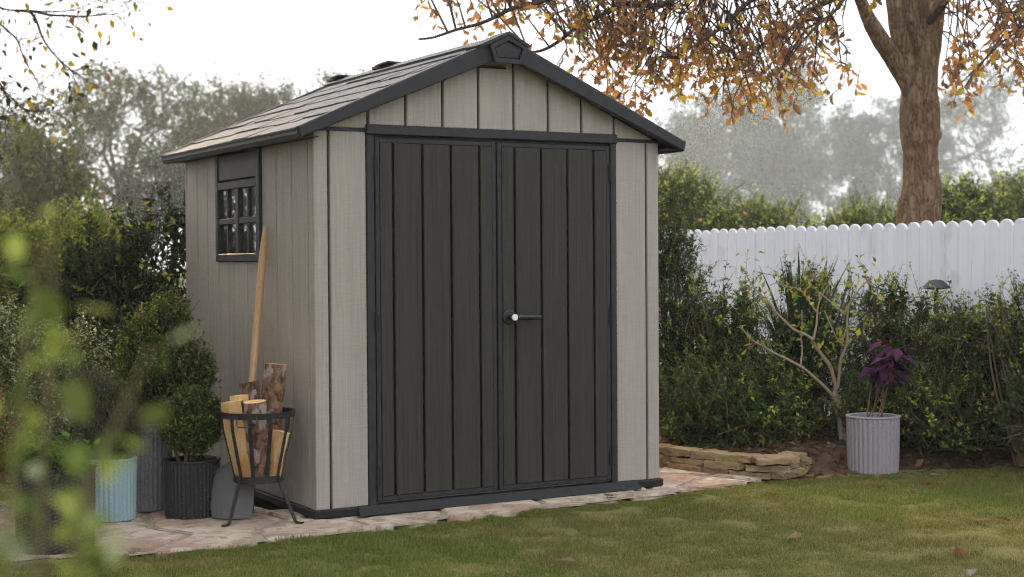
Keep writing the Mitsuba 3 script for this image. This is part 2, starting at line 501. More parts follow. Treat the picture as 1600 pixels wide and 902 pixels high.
def grow(rng, p, d, L, r, depth, out, tips, wob=0.22, up=0.08, fork=(0.45, 0.85), shrink=0.74):
    pts, rad = [p], [r]
    for k in range(4):
        d = unit(d + rng.normal(size=3) * wob + np.array([0, 0, up]))
        p = p + d * L / 4
        pts.append(p); rad.append(r * (1 - 0.3 * (k + 1) / 4))
        if depth <= 2:
            tips.append((p, d, r))
    out.append((np.array(pts), np.array(rad)))
    if depth == 0:
        return
    n = 2 if rng.random() < 0.6 else 3
    a = unit(np.cross(d, rng.normal(size=3)))
    for i in range(n):
        g = i * 2 * np.pi / n + rng.normal() * 0.4
        b = a * math.cos(g) + np.cross(d, a) * math.sin(g)
        ang = rng.uniform(*fork)
        grow(rng, p, unit(d * math.cos(ang) + b * math.sin(ang)), L * shrink * rng.uniform(0.8, 1.15), r * 0.64, depth - 1, out, tips, wob, up, fork, shrink)


def tree(name, label, base, height, radius, seed, palette, leaf, n_leaf, group=None, trunk_h=0.35, depth=4, dense=0.9, lobes=7, trunk_r=None, bark=(0.09, 0.075, 0.06), low=0.3, tmpl=CHIP, cat='tree'):
    """A far tree: tapered trunk that forks into limbs, leaf clumps round the limbs' ends and in uneven lobes of the crown."""
    rng = np.random.default_rng(seed)
    key = thing(name, label, cat, group)
    base = np.asarray(base, float)
    tr = trunk_r or height * 0.016
    out, tips = [], []
    top = base + [rng.normal() * 0.03 * height, rng.normal() * 0.03 * height, height * trunk_h]
    tt = np.linspace(0, 1, 6)[:, None]
    g = Geo().add(*tube(base + (top - base) * tt + np.c_[np.sin(tt * 3) * 0.012 * height, tt * 0, tt * 0], np.linspace(tr, tr * 0.7, 6), 7), bark)
    for i in range(4):
        a = i * 1.57 + rng.uniform(-0.5, 0.5)
        d = unit(np.array([math.cos(a) * radius / height * 1.5, math.sin(a) * radius / height * 1.5, 0.75]))
        grow(rng, top, d, height * 0.24, tr * 0.55, depth - 1, out, tips, 0.2, 0.10)
    for pts, rad in out:
        g.add(*tube(pts, rad, 4, cap=False), bark)
    obj('trunk', g, 'm_matt', key)
    tp = np.array([t[0] for t in tips])
    tp = tp[rng.choice(len(tp), min(len(tp), 260), replace=False)]
    nb = int(n_leaf * (1 - dense))
    cl = []
    ctr = base + [0, 0, height * (low + (1 - low) * 0.55)]
    rad = np.array([radius, radius, height * (1 - low) * 0.5])
    cen = ctr + in_ball(rng, lobes, 0.45) * rad * 0.72
    lr = rng.uniform(0.28, 0.5, lobes)[:, None] * rad
    nclump = 150
    w = rng.choice(lobes, nclump)
    q = in_ball(rng, nclump, 0.55)
    cc = cen[w] + q * lr[w]
    k = rng.choice(nclump, n_leaf - nb)
    cl.append(cc[k] + rng.normal(size=(len(k), 3)) * radius * 0.085)
    k = rng.choice(len(tp), nb)
    cl.append(tp[k] + rng.normal(size=(nb, 3)) * radius * 0.075)
    pos = np.vstack(cl)
    n = len(pos)
    tint = pick(rng, nclump, palette)
    col = np.clip(tint[np.r_[rng.choice(nclump, nb), np.zeros(n - nb, int)][::-1] if False else rng.choice(nclump, n)], 0, 1)
    col[:n - nb] = tint[np.asarray(cl[0].shape[0] and rng.choice(nclump, n - nb))]
    v, f, c = put_leaves(tmpl, pos, unit(rng.normal(size=(n, 3)) + [0, 0, -0.3]), unit(rng.normal(size=(n, 3)) + [0, 0, 0.8]), leaf * rng.uniform(0.6, 1.3, n), col * rng.uniform(0.8, 1.2, (n, 1)))
    obj('crown', (v, f), 'm_leaf', key, color=c, kind='stuff')
    return key


GREEN = [(4, (0.045, 0.075, 0.022)), (3, (0.07, 0.10, 0.028)), (2, (0.032, 0.055, 0.02)), (1, (0.13, 0.15, 0.035))]
YOUNG = [(3, (0.30, 0.33, 0.06)), (2, (0.42, 0.40, 0.06)), (2, (0.20, 0.27, 0.05))]

# ------------------------------------------------------------------ ground
N = 60
gx = np.linspace(-1, 1, N)
gx = np.sign(gx) * (np.abs(gx) ** 3) * 420
X, Y = np.meshgrid(gx, gx + 60, indexing='ij')
far = np.hypot(X, Y)
Z = -0.09 + np.where(far > 30, (meshkit.fbm(np.stack([X * 0.02, Y * 0.02, 0 * X], -1), 3) - 0.5) * np.clip((far - 30) / 100, 0, 1) * 2.0 - 0.6 * np.clip((far - 30) / 60, 0, 1), 0)
ii, jj = np.meshgrid(np.arange(N - 1), np.arange(N - 1), indexing='ij')
q = np.stack([ii * N + jj, (ii + 1) * N + jj, (ii + 1) * N + jj + 1, ii * N + jj + 1], -1).reshape(-1, 4)
struct('ground', (np.stack([X, Y, Z], -1).reshape(-1, 3), q), 'm_field', smooth=True)

# the edge between the lawn and the paving, then the bed
EDGE = np.array([(-4.2, -0.10), (-2.4, -0.16), (-1.65, -0.22), (-1.3, -0.33), (-0.94, -0.45), (-0.49, -0.42), (0.06, -0.40), (0.62, -0.32), (1.12, -0.31), (1.69, -0.28), (2.16, -0.24), (2.73, -0.12), (3.08, -0.10)])
BEDEDGE = np.array([(3.08, -0.10), (3.40, -0.12), (3.66, -0.26), (3.98, -0.30), (4.35, -0.42), (4.68, -0.56), (5.2, -0.75)])


def sheet(x0, x1, y0, y1, step, zfn):
    xs, ys = np.arange(x0, x1 + step / 2, step), np.arange(y0, y1 + step / 2, step)
    A, B = np.meshgrid(xs, ys, indexing='ij')
    n, m = A.shape
    i, j = np.meshgrid(np.arange(n - 1), np.arange(m - 1), indexing='ij')
    f = np.stack([i * m + j, (i + 1) * m + j, (i + 1) * m + j + 1, i * m + j + 1], -1).reshape(-1, 4)
    return np.stack([A, B, zfn(A, B)], -1).reshape(-1, 3), f


def lawn_z(A, B):
    return -0.024 + 0.022 * (meshkit.fbm(np.stack([A * 1.1, B * 1.1, 0 * A], -1), 3) - 0.5) + 0.03 * (meshkit.fbm(np.stack([A * 7.1, B * 7.1, 0 * A], -1), 2) - 0.5)


struct('lawn', sheet(-9, 9, -9.0, 0.3, 0.06, lawn_z), 'm_turf', smooth=True)

# garden bed: soil heaped behind the low stone wall
full_edge = np.vstack([EDGE, BEDEDGE[1:]])


def edge_y(x):
    return np.interp(x, full_edge[:, 0], full_edge[:, 1])


def bed_z(A, B):
    up = np.clip((B - np.interp(A, BEDEDGE[:, 0], BEDEDGE[:, 1])) / 0.55, 0, 1)
    n = meshkit.fbm(np.stack([A * 4, B * 4, 0 * A], -1), 4) - 0.5
    return -0.045 + 0.145 * up * up * (3 - 2 * up) + 0.07 * n * (0.3 + up)


bed_poly = Polygon(np.vstack([[(2.80, 8.0), (2.80, 1.0), (2.95, 0.1), (3.0, -0.02)], BEDEDGE[1:], [(5.2, 8.0)]]))
bv, bf = sheet(2.74, 5.3, -0.9, 8.0, 0.05, bed_z)
quad_c = bv[bf].mean(1)
from shapely import contains_xy
bf = bf[contains_xy(bed_poly, quad_c[:, 0], quad_c[:, 1])]
struct('garden_bed', (bv, bf), 'm_soil', smooth=True)
bv2, bf2 = sheet(-9.0, -0.2, 1.25, 12.0, 0.12, lambda A, B: -0.02 + 0.06 * (meshkit.fbm(np.stack([A * 3, B * 3, 0 * A], -1), 3) - 0.4) * np.clip((B - 1.25) * 2, 0, 1) - 0.03 * (B < 1.35))
struct('shrub_border', (bv2, bf2), 'm_soil', smooth=True)

# paving: a mortar sheet and uneven flagstones, each its own piece
rng = np.random.default_rng(11)
pave_poly = Polygon(np.vstack([EDGE[:-1], [(2.95, -0.06), (2.93, 0.12), (2.72, 0.9), (2.72, 2.4), (2.3, 2.4), (2.3, 0.4), (-0.1, 0.4), (-0.1, 1.5), (-4.2, 1.7)]]))
ground_poly = pave_poly.buffer(-0.03)
mv, mf = sheet(-4.2, 3.05, -0.5, 2.4, 0.05, lambda A, B: -0.012 + 0.010 * (meshkit.fbm(np.stack([A * 9, B * 9, 0 * A], -1), 3) - 0.5))
mc = mv[mf].mean(1)
mf = mf[contains_xy(pave_poly.buffer(-0.015), mc[:, 0], mc[:, 1])]
paving = struct('paving', (mv, mf), 'm_mortar', smooth=True)
seeds = []
while len(seeds) < 130:
    c = rng.uniform([-4.2, -0.55], [3.1, 2.4])
    if all(np.hypot(*(c - s)) > 0.27 for s in seeds[-400:]):
        seeds.append(c)
    elif rng.random() < 0.02:
        seeds.append(c)
cells = voronoi_diagram(MultiPoint([tuple(s) for s in seeds]))
for cell in cells.geoms:
    c = cell.intersection(pave_poly.buffer(0.012)).buffer(-0.016)
    for g in getattr(c, 'geoms', [c]):
        if g.is_empty or g.area < 0.008:
            continue
        g = g.buffer(-0.03).buffer(0.025).segmentize(0.05)
        if g.is_empty or g.geom_type != 'Polygon':
            continue
        xy = np.array(g.exterior.coords)[:-1]
        xy = xy + (meshkit.noise(np.c_[xy * 9, xy[:, :1] * 0], 3) - 0.5)[:, None] * 0.03
        g = Polygon(xy).buffer(0)
        if g.is_empty or g.geom_type != 'Polygon':
            continue
        t = rng.uniform(0.0, 0.012)
        inner = g.buffer(-0.012)
        if inner.is_empty or inner.geom_type != 'Polygon':
            continue
        low = trimesh.creation.extrude_polygon(g, 0.035, engine='earcut'); low.apply_translation([0, 0, -0.05 + t])
        top = trimesh.creation.extrude_polygon(inner, 0.041, engine='earcut'); top.apply_translation([0, 0, -0.05 + t])
        obj('flagstone', trimesh.util.concatenate([low, top]), 'm_flag', paving)

# ------------------------------------------------------------------ the shed
W, D = 2.2, 2.167
shed = thing('garden_shed', 'beige and charcoal garden shed with closed dark double doors and a shingled gable roof', 'shed')
FRONT = frame([0, 0.02, 0], [1, 0, 0], [0, 0, 1], [0, -1, 0])          # u = x, v = z, w = towards the viewer
SIDE = frame([0.02, 0, 0], [0, 1, 0], [0, 0, 1], [-1, 0, 0])           # u = y, v = z
SLOPE = 0.4426
RZ = 2.575


def roof_z(x, drop=0.0):
    return RZ - SLOPE * abs(x - 1.105) - drop


def rect(a, b, c, d):
    return [(a, c), (b, c), (b, d), (a, d)]


ZB = 0.044
# wall cores (dark, behind the boards), with the window opening left free
WY0, WY1, WZ0, WZ1 = 0.76, 1.515, 1.356, 2.03
B0, B1 = 0.060, 0.085
core = [cbox(0.021, W - 0.021, B0, B1, ZB, 2.05, 0.001), cbox(B0, B1, B1 + 0.001, WY0 - 0.002, ZB, 2.04, 0.001), cbox(B0, B1, WY1 + 0.002, D - 0.05, ZB, 2.04, 0.001),
        cbox(B0, B1, WY0 - 0.002, WY1 + 0.002, ZB, WZ0 - 0.002, 0.001), cbox(0.021, W - 0.021, D - 0.049, D - 0.021, ZB, 2.05, 0.001), cbox(W - 0.05, W - 0.021, B1 + 0.001, D - 0.05, ZB, 2.04, 0.001)]
core += [prism([(0.03, 2.051), (W - 0.03, 2.051), (1.105, roof_z(1.105, 0.07))], 0.025, frame([0, y, 0], [1, 0, 0], [0, 0, 1], [0, -1, 0])) for y in (B1, D - 0.022)]
obj('wall_core', trimesh.util.concatenate(core), 'm_siding', shed)
GAP = 0.0076
front_low = [0.0, 0.086, 0.30], [1.896, 2.113, 2.2]
for row in front_low:
    for a, b in zip(row[:-1], row[1:]):
        a2 = a + (0 if a == 0 else GAP if a not in (0.0, 1.896) else 0.0005)
        b2 = b - (0 if b == 2.2 else GAP if b not in (0.30,) else 0.0005)
        obj('front_board', slab(rect(a2, b2, ZB, 2.040), 0.02, 0.004, FRONT), 'm_siding', shed)
for a, b in ((0.0, 0.2995), (1.8965, W)):
    obj('trim_band', slab(rect(a, b, 2.0405, 2.0600), 0.014, 0.002, FRONT), 'm_trim', shed)
gb = [0.0, 0.314, 0.538, 0.762, 0.986, 1.212, 1.438, 1.662, 1.888, 2.2]
for a, b in zip(gb[:-1], gb[1:]):
    a2, b2 = a + GAP, b - GAP
    zl = 2.0605 if (b <= 0.314 or a >= 1.888) else 2.0805
    poly = Polygon([(a2, zl), (b2, zl), (b2, 3), (a2, 3)]).intersection(Polygon([(0, 2.0), (W, 2.0), (W, roof_z(W, 0.045)), (1.105, roof_z(1.105, 0.045)), (0, roof_z(0, 0.045))]))
    poly = Polygon([(x, z) for x, z in poly.exterior.coords]).convex_hull
    obj('gable_board', slab(list(poly.exterior.coords)[:-1], 0.02, 0.004, FRONT), 'm_siding', shed)
# side wall boards
sb = [0.0, 0.081, 0.309, 0.539, 0.765, 1.011, 1.246, 1.515, 1.717, 1.919, 2.13, D]
G2 = 0.0045
for a, b in zip(sb[:-1], sb[1:]):
    inwin = a > 0.7 and b < 1.52
    if a == 0:
        poly, aa = rect(0.0, b - G2, ZB, 2.03), 0
        m = hull([(0.02, 0.021, z) for z in (ZB, 2.03)] + [(x, y, z) for z in (ZB, 2.03) for x, y in ((0.0, 0.022), (0.0, b - G2 - 0.003), (0.003, b - G2), (0.02, b - G2))])
        obj('side_board', m, 'm_siding', shed)
        continue
    top = (WZ0 - 0.002) if inwin else 2.03
    obj('side_board', slab(rect(a + G2, b - G2, ZB, top), 0.02, 0.003, SIDE), 'm_siding', shed)
obj('far_side_wall', cbox(W - 0.0205, W, 0.021, D, ZB, 2.03, 0.002), 'm_siding', shed)
obj('back_wall', cbox(0.021, W - 0.021, D - 0.0205, D, ZB, 2.05, 0.002), 'm_siding', shed)
# base and threshold
E_ = 0.0175
base = obj('base', trimesh.util.concatenate([cbox(-E_, W + E_, -E_, D + E_, 0.0, 0.0435, 0.006)]), 'm_base', shed)
obj('floor', cbox(0.09, W - 0.06, 0.09, D - 0.06, 0.045, 0.055, 0.001), 'm_base', shed)
ramp = hull([(0.235, -E_ - 0.001, 0.047), (2.02, -E_ - 0.001, 0.047), (0.235, -0.004, 0.050), (2.02, -0.004, 0.050), (0.228, -0.050, 0.001), (2.035, -0.050, 0.001), (0.228, -E_ - 0.001, 0.001), (2.035, -E_ - 0.001, 0.001)])
obj('threshold_ramp', ramp, 'm_base', shed, label='sloping charcoal plastic threshold ramp below the doors')
for x, r in ((0.57, 0.007), (1.02, 0.008), (1.55, 0.006), (1.80, 0.006)):
    c = trimesh.creation.cylinder(r, 0.006, sections=14)
    c.apply_transform(trimesh.transformations.rotation_matrix(math.radians(50), [1, 0, 0])); c.apply_translation([x, -0.0335, 0.0238])
    obj('screw', c, 'm_base', shed)
# door frame
DZ0, DZ1 = 0.062, 2.012
fr = [slab(rect(0.301, 0.345, ZB + 0.002, 2.0285), 0.028, 0.003, FRONT), slab(rect(1.858, 1.8955, ZB + 0.002, 2.0285), 0.028, 0.003, FRONT)]
obj('door_jamb', fr[0], 'm_trim', shed)
obj('door_jamb', fr[1], 'm_trim', shed)
obj('door_stop', trimesh.util.concatenate([cbox(0.302, 1.894, 0.0225, 0.034, 1.985, 2.045, 0.001), cbox(0.302, 0.362, 0.0225, 0.034, 0.058, 1.984, 0.001), cbox(1.838, 1.894, 0.0225, 0.034, 0.058, 1.984, 0.001), cbox(1.075, 1.115, 0.0225, 0.034, 0.058, 1.984, 0.001)]), 'm_trim', shed)
obj('lintel', slab(rect(0.2985, 1.8985, 2.029, 2.0800), 0.040, 0.004, FRONT), 'm_trim', shed)


def door(a, b, seams, hinge_x, side):
    dk = obj('door', cbox(a, b, 0.036, 0.052, DZ0, DZ1, 0.001), 'm_door', shed)
    e = 0.026
    F2 = frame([0, 0.003, 0], [1, 0, 0], [0, 0, 1], [0, -1, 0])
    xs = [a + e] + seams + [b - e]
    for k, (p, q) in enumerate(zip(xs[:-1], xs[1:])):
        l = 0.0012 if k == 0 else 0.0075
        r = 0.0012 if k == len(xs) - 2 else 0.0075
        obj('plank', slab(rect(p + l, q - r, DZ0 + e + 0.001, DZ1 - e - 0.001), 0.012, 0.0025, F2), 'm_door', dk)
    for p in (rect(a, a + e, DZ0, DZ1), rect(b - e, b, DZ0, DZ1), rect(a + e + 0.0005, b - e - 0.0005, DZ0, DZ0 + e), rect(a + e + 0.0005, b - e - 0.0005, DZ1 - e, DZ1)):
        obj('rail', slab(p, 0.0085, 0.003, F2), 'm_trim', dk)
    for z in (0.20, 1.02, 1.86):
        c = trimesh.creation.cylinder(0.0085, 0.115, sections=14)
        c.apply_translation([hinge_x, -0.012, z])
        leafp = cbox(min(hinge_x, hinge_x + side * 0.016), max(hinge_x, hinge_x + side * 0.016), -0.013, -0.0075, z - 0.05, z + 0.05, 0.001)
        obj('hinge', trimesh.util.concatenate([c, leafp]), 'm_base', dk)
    return dk


door(0.352, 1.090, [0.456, 0.632, 0.807, 0.985], 0.349, 1)
dr_ = door(1.100, 1.851, [1.209, 1.383, 1.559, 1.738], 1.854, -1)
hk = numbered(dr_ + '__handle')
RX90 = trimesh.transformations.rotation_matrix(math.pi / 2, [1, 0, 0])
HX, HZ = 1.165, 1.033


def lathe_y(profile, x, z, y0, sections=40):
    """profile: (radius, distance out of the wall)"""
    m = trimesh.creation.revolve(np.array(profile), sections=sections)
    m.apply_transform(RX90); m.apply_translation([x, y0, z])
    return m


ros = lathe_y([(0, 0), (0.042, 0), (0.042, 0.004), (0.040, 0.008), (0.032, 0.011), (0.029, 0.0095), (0.014, 0.011), (0.013, 0.045), (0.0185, 0.048), (0.0195, 0.066), (0.0, 0.066)], HX, HZ, -0.0072)
lever = []
p = np.array([(HX + 0.012, -0.060, HZ), (HX + 0.05, -0.062, HZ), (HX + 0.10, -0.060, HZ - 0.001), (HX + 0.150, -0.055, HZ - 0.002), (HX + 0.178, -0.050, HZ - 0.003), (HX + 0.182, -0.049, HZ - 0.003)])
v, f = tube(p, [0.013, 0.0160, 0.0160, 0.0155, 0.0145, 0.008], 20)
scene[hk] = ply(trimesh.util.concatenate([ros, trimesh.Trimesh(v, f, process=False)]), 'm_metal', smooth=35)
labels[hk] = {'label': 'black lever handle with a white end cap'}
cap = lathe_y([(0, 0), (0.0185, 0), (0.0185, 0.008), (0.0165, 0.0105), (0, 0.0112)], HX, HZ, -0.0072 - 0.0662)
obj('cap', cap, 'm_paint', hk, smooth=40, color=(0.75, 0.74, 0.71))
# window set
WIN = numbered(shed + '__window')
SF = frame([0.012, 0, 0], [0, 1, 0], [0, 0, 1], [-1, 0, 0])


def sbar(a, b, c, d, t, ch=0.003, M=SF):
    return slab(rect(a, b, c, d), t, ch, M)


fw_ = [sbar(WY0, 0.815, WZ0, 2.028, 0.032), sbar(1.472, WY1, WZ0, 2.028, 0.032), sbar(0.8155, 1.4715, WZ0, 1.402, 0.032), sbar(0.8155, 1.4715, 1.785, 1.832, 0.032), sbar(0.8155, 1.4715, 2.000, 2.028, 0.032)]
scene[WIN] = ply(trimesh.util.concatenate(fw_), 'm_trim')
labels[WIN] = {'label': 'small charcoal window with eight panes under a solid upper panel'}
obj('panel', sbar(0.824, 1.463, 1.840, 1.992, 0.026, 0.004), 'm_trim', WIN)
obj('panel_backing', cbox(0.0125, 0.0165, 0.8155, 1.4715, 1.8325, 1.9995, 0.0005), 'm_trim', WIN)
deep = frame([0.006, 0, 0], [0, 1, 0], [0, 0, 1], [-1, 0, 0])
obj('mullion', sbar(1.113, 1.165, 1.4025, 1.7845, 0.023, 0.003, deep), 'm_trim', WIN)
obj('rail', trimesh.util.concatenate([sbar(0.8155, 1.1125, 1.578, 1.612, 0.021, 0.003, deep), sbar(1.1655, 1.4715, 1.578, 1.612, 0.021, 0.003, deep)]), 'm_trim', WIN)
for y in (0.964, 1.318):
    obj('glazing_bar', trimesh.util.concatenate([sbar(y - 0.014, y + 0.014, 1.4025, 1.5775, 0.019, 0.003, deep), sbar(y - 0.014, y + 0.014, 1.6125, 1.7845, 0.019, 0.003, deep)]), 'm_trim', WIN)
for (a, b) in ((0.8155, 0.9495), (0.9785, 1.1125), (1.1655, 1.3035), (1.3325, 1.4715)):
    for (c, d) in ((1.4025, 1.5775), (1.6125, 1.7845)):
        obj('pane', (np.array([(0.001, a, c), (0.001, b, c), (0.001, b, d), (0.001, a, d)]), np.array([[0, 3, 2, 1]])), 'm_glass', WIN)
# roof: deck, shingles course by course on the near slope, the far slope, fascias, bargeboards, ridge ornament
RY0, RY1 = -0.083, 2.25
XL, XR = -0.12, 2.33
ZE = roof_z(XL)
roof = numbered(shed + '__roof')
u = np.array([1.105 - XL, 0, RZ - ZE]); SL = np.linalg.norm(u); u /= SL
nl = np.array([-u[2], 0, u[0]])
nr = np.array([u[2], 0, u[0]])
deck = []
for s, x_e in ((1, XL), (-1, XR)):
    nrm = nl if s == 1 else nr
    e0, r0 = np.array([x_e, 0, roof_z(x_e)]), np.array([1.105, 0, RZ])
    pts = []
    for yy in (RY0 + 0.004, RY1 - 0.004):
        for q_ in (e0, r0):
            for h in (-0.002, -0.022):
                pts.append([q_[0], yy, q_[2] + h])
    deck.append(hull(pts))
scene[roof] = ply(trimesh.util.concatenate(deck), 'm_trim')
labels[roof] = {'label': 'low grey shingled gable roof'}
rng = np.random.default_rng(5)
LF = frame([XL, RY0, ZE], [0, 1, 0], u, nl)
courses = 6
ch = SL / courses
for k in range(courses):
    y = -0.12 * rng.random()
    while y < RY1 - RY0:
        w = rng.choice([0.17, 0.22, 0.29, 0.36])
        a, b = max(0.0, y + 0.003), min(RY1 - RY0, y + w - 0.003)
        if b - a > 0.03:
            lo = max(k * ch - rng.choice([0.0, 0.012, 0.035]) * (k > 0), 0.0)
            hi = min((k + 1) * ch + 0.02, SL - 0.012)
            th = rng.uniform(0.009, 0.016)
            pts = [(a, lo, 0.001), (b, lo, 0.001), (a, hi, 0.001), (b, hi, 0.001)]
            pts += [(a + 0.003, lo + 0.002, th), (b - 0.003, lo + 0.002, th + rng.uniform(-0.003, 0.003)), (a + 0.003, hi, 0.005), (b - 0.003, hi, 0.005)]
            m = hull(pts); m.apply_transform(LF)
            obj('shingle', m, 'm_roof', roof)
        y += w
RF = frame([XR, RY0, ZE], [0, 1, 0], [-u[0], 0, u[2]], nr)
far_pts = []
for k in range(courses):
    m = hull([(0, k * ch, 0.001), (RY1 - RY0, k * ch, 0.001), (0, (k + 1) * ch - 0.005, 0.001), (RY1 - RY0, (k + 1) * ch - 0.005, 0.001), (0, k * ch + 0.002, 0.020), (RY1 - RY0, k * ch + 0.002, 0.020), (0, (k + 1) * ch - 0.005, 0.005), (RY1 - RY0, (k + 1) * ch - 0.005, 0.005)])
    m.apply_transform(RF); far_pts.append(m)
obj('far_slope', trimesh.util.concatenate(far_pts), 'm_roof', roof)
for x0, x1, nm in ((XL - 0.003, XL + 0.035, 1), (XR - 0.035, XR + 0.003, -1)):
    o_, i_ = (x0, x1) if nm == 1 else (x1, x0)
    m = hull([(o_, y, z) for y in (RY0 - 0.004, RY1) for z in (ZE + 0.010, ZE + 0.004)] + [(o_ + nm * 0.014, y, ZE - 0.044) for y in (RY0 - 0.004, RY1)] + [(i_, y, z) for y in (RY0 - 0.004, RY1) for z in (ZE - 0.044, ZE + 0.006)])
    obj('eave_fascia', m, 'm_trim', shed)
    obj('soffit', cbox(min(o_ + nm * 0.03, 0.0 if nm == 1 else W), max(o_ + nm * 0.03, 0.0 if nm == 1 else W), RY0 + 0.01, RY1 - 0.01, ZE - 0.036, ZE - 0.028, 0.001), 'm_base', shed)
for sgn in (1, -1):
    xe = XL - 0.004 if sgn == 1 else XR + 0.004
    xm = 1.105
    bx = lambda d: xe + sgn * d
    poly = [(bx(0.0), roof_z(xe) + 0.016), (bx(0.016), roof_z(xe) - 0.040), (bx(0.12), roof_z(bx(0.12)) - 0.052), (xm, RZ - 0.095), (xm, RZ + 0.020)]
    M = frame([0, RY0 + 0.02, 0], [1, 0, 0], [0, 0, 1], [0, -1, 0])
    obj('bargeboard', slab(poly if sgn == 1 else poly[::-1], 0.042, 0.006, M), 'm_trim', shed)
    M = frame([0, RY1 + 0.022, 0], [1, 0, 0], [0, 0, 1], [0, -1, 0])
    obj('bargeboard', slab(poly if sgn == 1 else poly[::-1], 0.042, 0.006, M), 'm_trim', shed)
    # the underside of the overhang between the bargeboard and the gable boards
orn = numbered(shed + '__ridge_ornament')
M = frame([0, RY0 - 0.0225, 0], [1, 0, 0], [0, 0, 1], [0, -1, 0])
pent = [(1.107, 2.588), (0.989, 2.532), (1.022, 2.437), (1.192, 2.437), (1.225, 2.532)]
ring = Polygon(pent).difference(Polygon(pent).buffer(-0.021, join_style=2))
m1 = prism(ring, 0.030, M)
m2 = slab(list(Polygon(pent).buffer(-0.020, join_style=2).exterior.coords)[:-1], 0.012, 0.003, M)
m3 = slab(list(Polygon(pent).buffer(-0.030, join_style=2).exterior.coords)[:-1], 0.018, 0.003, M)
scene[orn] = ply(trimesh.util.concatenate([m1, m2, m3]), 'm_trim')
labels[orn] = {'label': 'five sided charcoal ridge ornament at the gable peak'}
el = Point(0, 0).buffer(1.0, 24)
from shapely import affinity
e1 = affinity.translate(affinity.scale(el, 0.042, 0.019), 1.107, 2.497)
e2 = affinity.translate(affinity.scale(el, 0.037, 0.0155), 1.107, 2.497)
M3 = frame([0, RY0 - 0.0225 - 0.018, 0], [1, 0, 0], [0, 0, 1], [0, -1, 0])
emb = [prism(e1.difference(e2), 0.0025, M3)] + [prism(affinity.translate(affinity.scale(el, 0.008, 0.006), 1.107 + k, 2.497), 0.002, M3) for k in (-0.018, 0.0, 0.018)]
obj('emblem', trimesh.util.concatenate(emb), 'm_trim', orn)
cap_ = hull([(x, y, z) for y in (RY0 - 0.058, RY0 + 0.12) for x, z in ((1.107, 2.612), (0.925, 2.528), (0.93, 2.512), (1.107, 2.592))])
cap2 = hull([(x, y, z) for y in (RY0 - 0.058, RY0 + 0.12) for x, z in ((1.107, 2.6125), (1.237, 2.545), (1.232, 2.528), (1.107, 2.5925))])
obj('ridge_cap', trimesh.util.concatenate([cap_, cap2]), 'm_trim', shed)
ridge = trimesh.util.concatenate([hull([(x, y, z) for y in (RY0 + 0.1205, RY1) for x, z in ((1.105, 2.602), (1.015, 2.560), (1.02, 2.548), (1.105, 2.585))]), hull([(x, y, z) for y in (RY0 + 0.1205, RY1) for x, z in ((1.105, 2.6025), (1.195, 2.560), (1.19, 2.548), (1.105, 2.5855))])])
obj('ridge_tile', ridge, 'm_roof', roof)
obj('peak_vent', cbox(0.975, 1.16, -0.012, 0.0, 2.420, 2.434, 0.003), 'm_base', shed)
# two raised pieces on the ridge: a vent flap half way along and the rear ridge end
for y0, y1, h, nm in ((1.32, 1.60, 0.009, 'ridge_vent'), (2.10, 2.34, 0.008, 'rear_ridge_end')):
    flap = hull([(x, y, z) for x in (1.05, 1.16) for y, z in ((y0, 2.600 + h), (y0, 2.609 + h), (y1 - 0.10, 2.612), (y1 - 0.10, 2.603))])
    block = cbox(1.07, 1.14, y1 - 0.13, y1, 2.592, 2.614, 0.004)
    obj(nm, trimesh.util.concatenate([flap, block]), 'm_trim', shed)

# ------------------------------------------------------------------ fire basket with logs, shovel
basket = thing('fire_basket', 'black iron fire basket on three legs filled with logs, beside the shed corner', 'fire basket')
BC = np.array([-0.275, 0.12, 0.0])
RT, RB, ZT, ZM = 0.192, 0.122, 0.578, 0.208


def band(r0, r1, z0, z1, t):
    m = trimesh.creation.revolve(np.array([(r0, z0), (r0 + t, z0), (r1 + t, z1), (r1, z1), (r0, z0)]), sections=64)
    m.apply_translation(BC)
    return m


obj('rim', band(RT - 0.003, RT, ZT - 0.032, ZT, 0.005), 'm_metal', basket, smooth=30)
obj('lower_band', band(RB, RB, ZM, ZM + 0.036, 0.005), 'm_metal', basket, smooth=30)
grate = [band(RB - 0.012, RB - 0.012, ZM + 0.004, ZM + 0.010, 0.012)] + [cbox(BC[0] - 0.115, BC[0] + 0.115, BC[1] + k - 0.006, BC[1] + k + 0.006, ZM + 0.004, ZM + 0.012, 0.001) for k in (-0.06, -0.02, 0.02, 0.06)]
obj('grate', trimesh.util.concatenate(grate), 'm_metal', basket)


def strap(path, width_dir, w, t):
    p = np.asarray(path, float)
    tg = unit(np.gradient(p, axis=0))
    wd = unit(np.broadcast_to(width_dir, p.shape))
    nn = unit(np.cross(tg, wd))
    v = np.stack([p + wd * w / 2 + nn * t / 2, p - wd * w / 2 + nn * t / 2, p - wd * w / 2 - nn * t / 2, p + wd * w / 2 - nn * t / 2], 1).reshape(-1, 3)
    n = len(p)
    f = []
    for i in range(n - 1):
        for k in range(4):
            f.append((i * 4 + k, i * 4 + (k + 1) % 4, (i + 1) * 4 + (k + 1) % 4, (i + 1) * 4 + k))
    f += [(0, 3, 2, 1), ((n - 1) * 4, (n - 1) * 4 + 1, (n - 1) * 4 + 2, (n - 1) * 4 + 3)]
    return trimesh.Trimesh(*meshkit.arrays((v, np.array(f)))[:2], process=False)


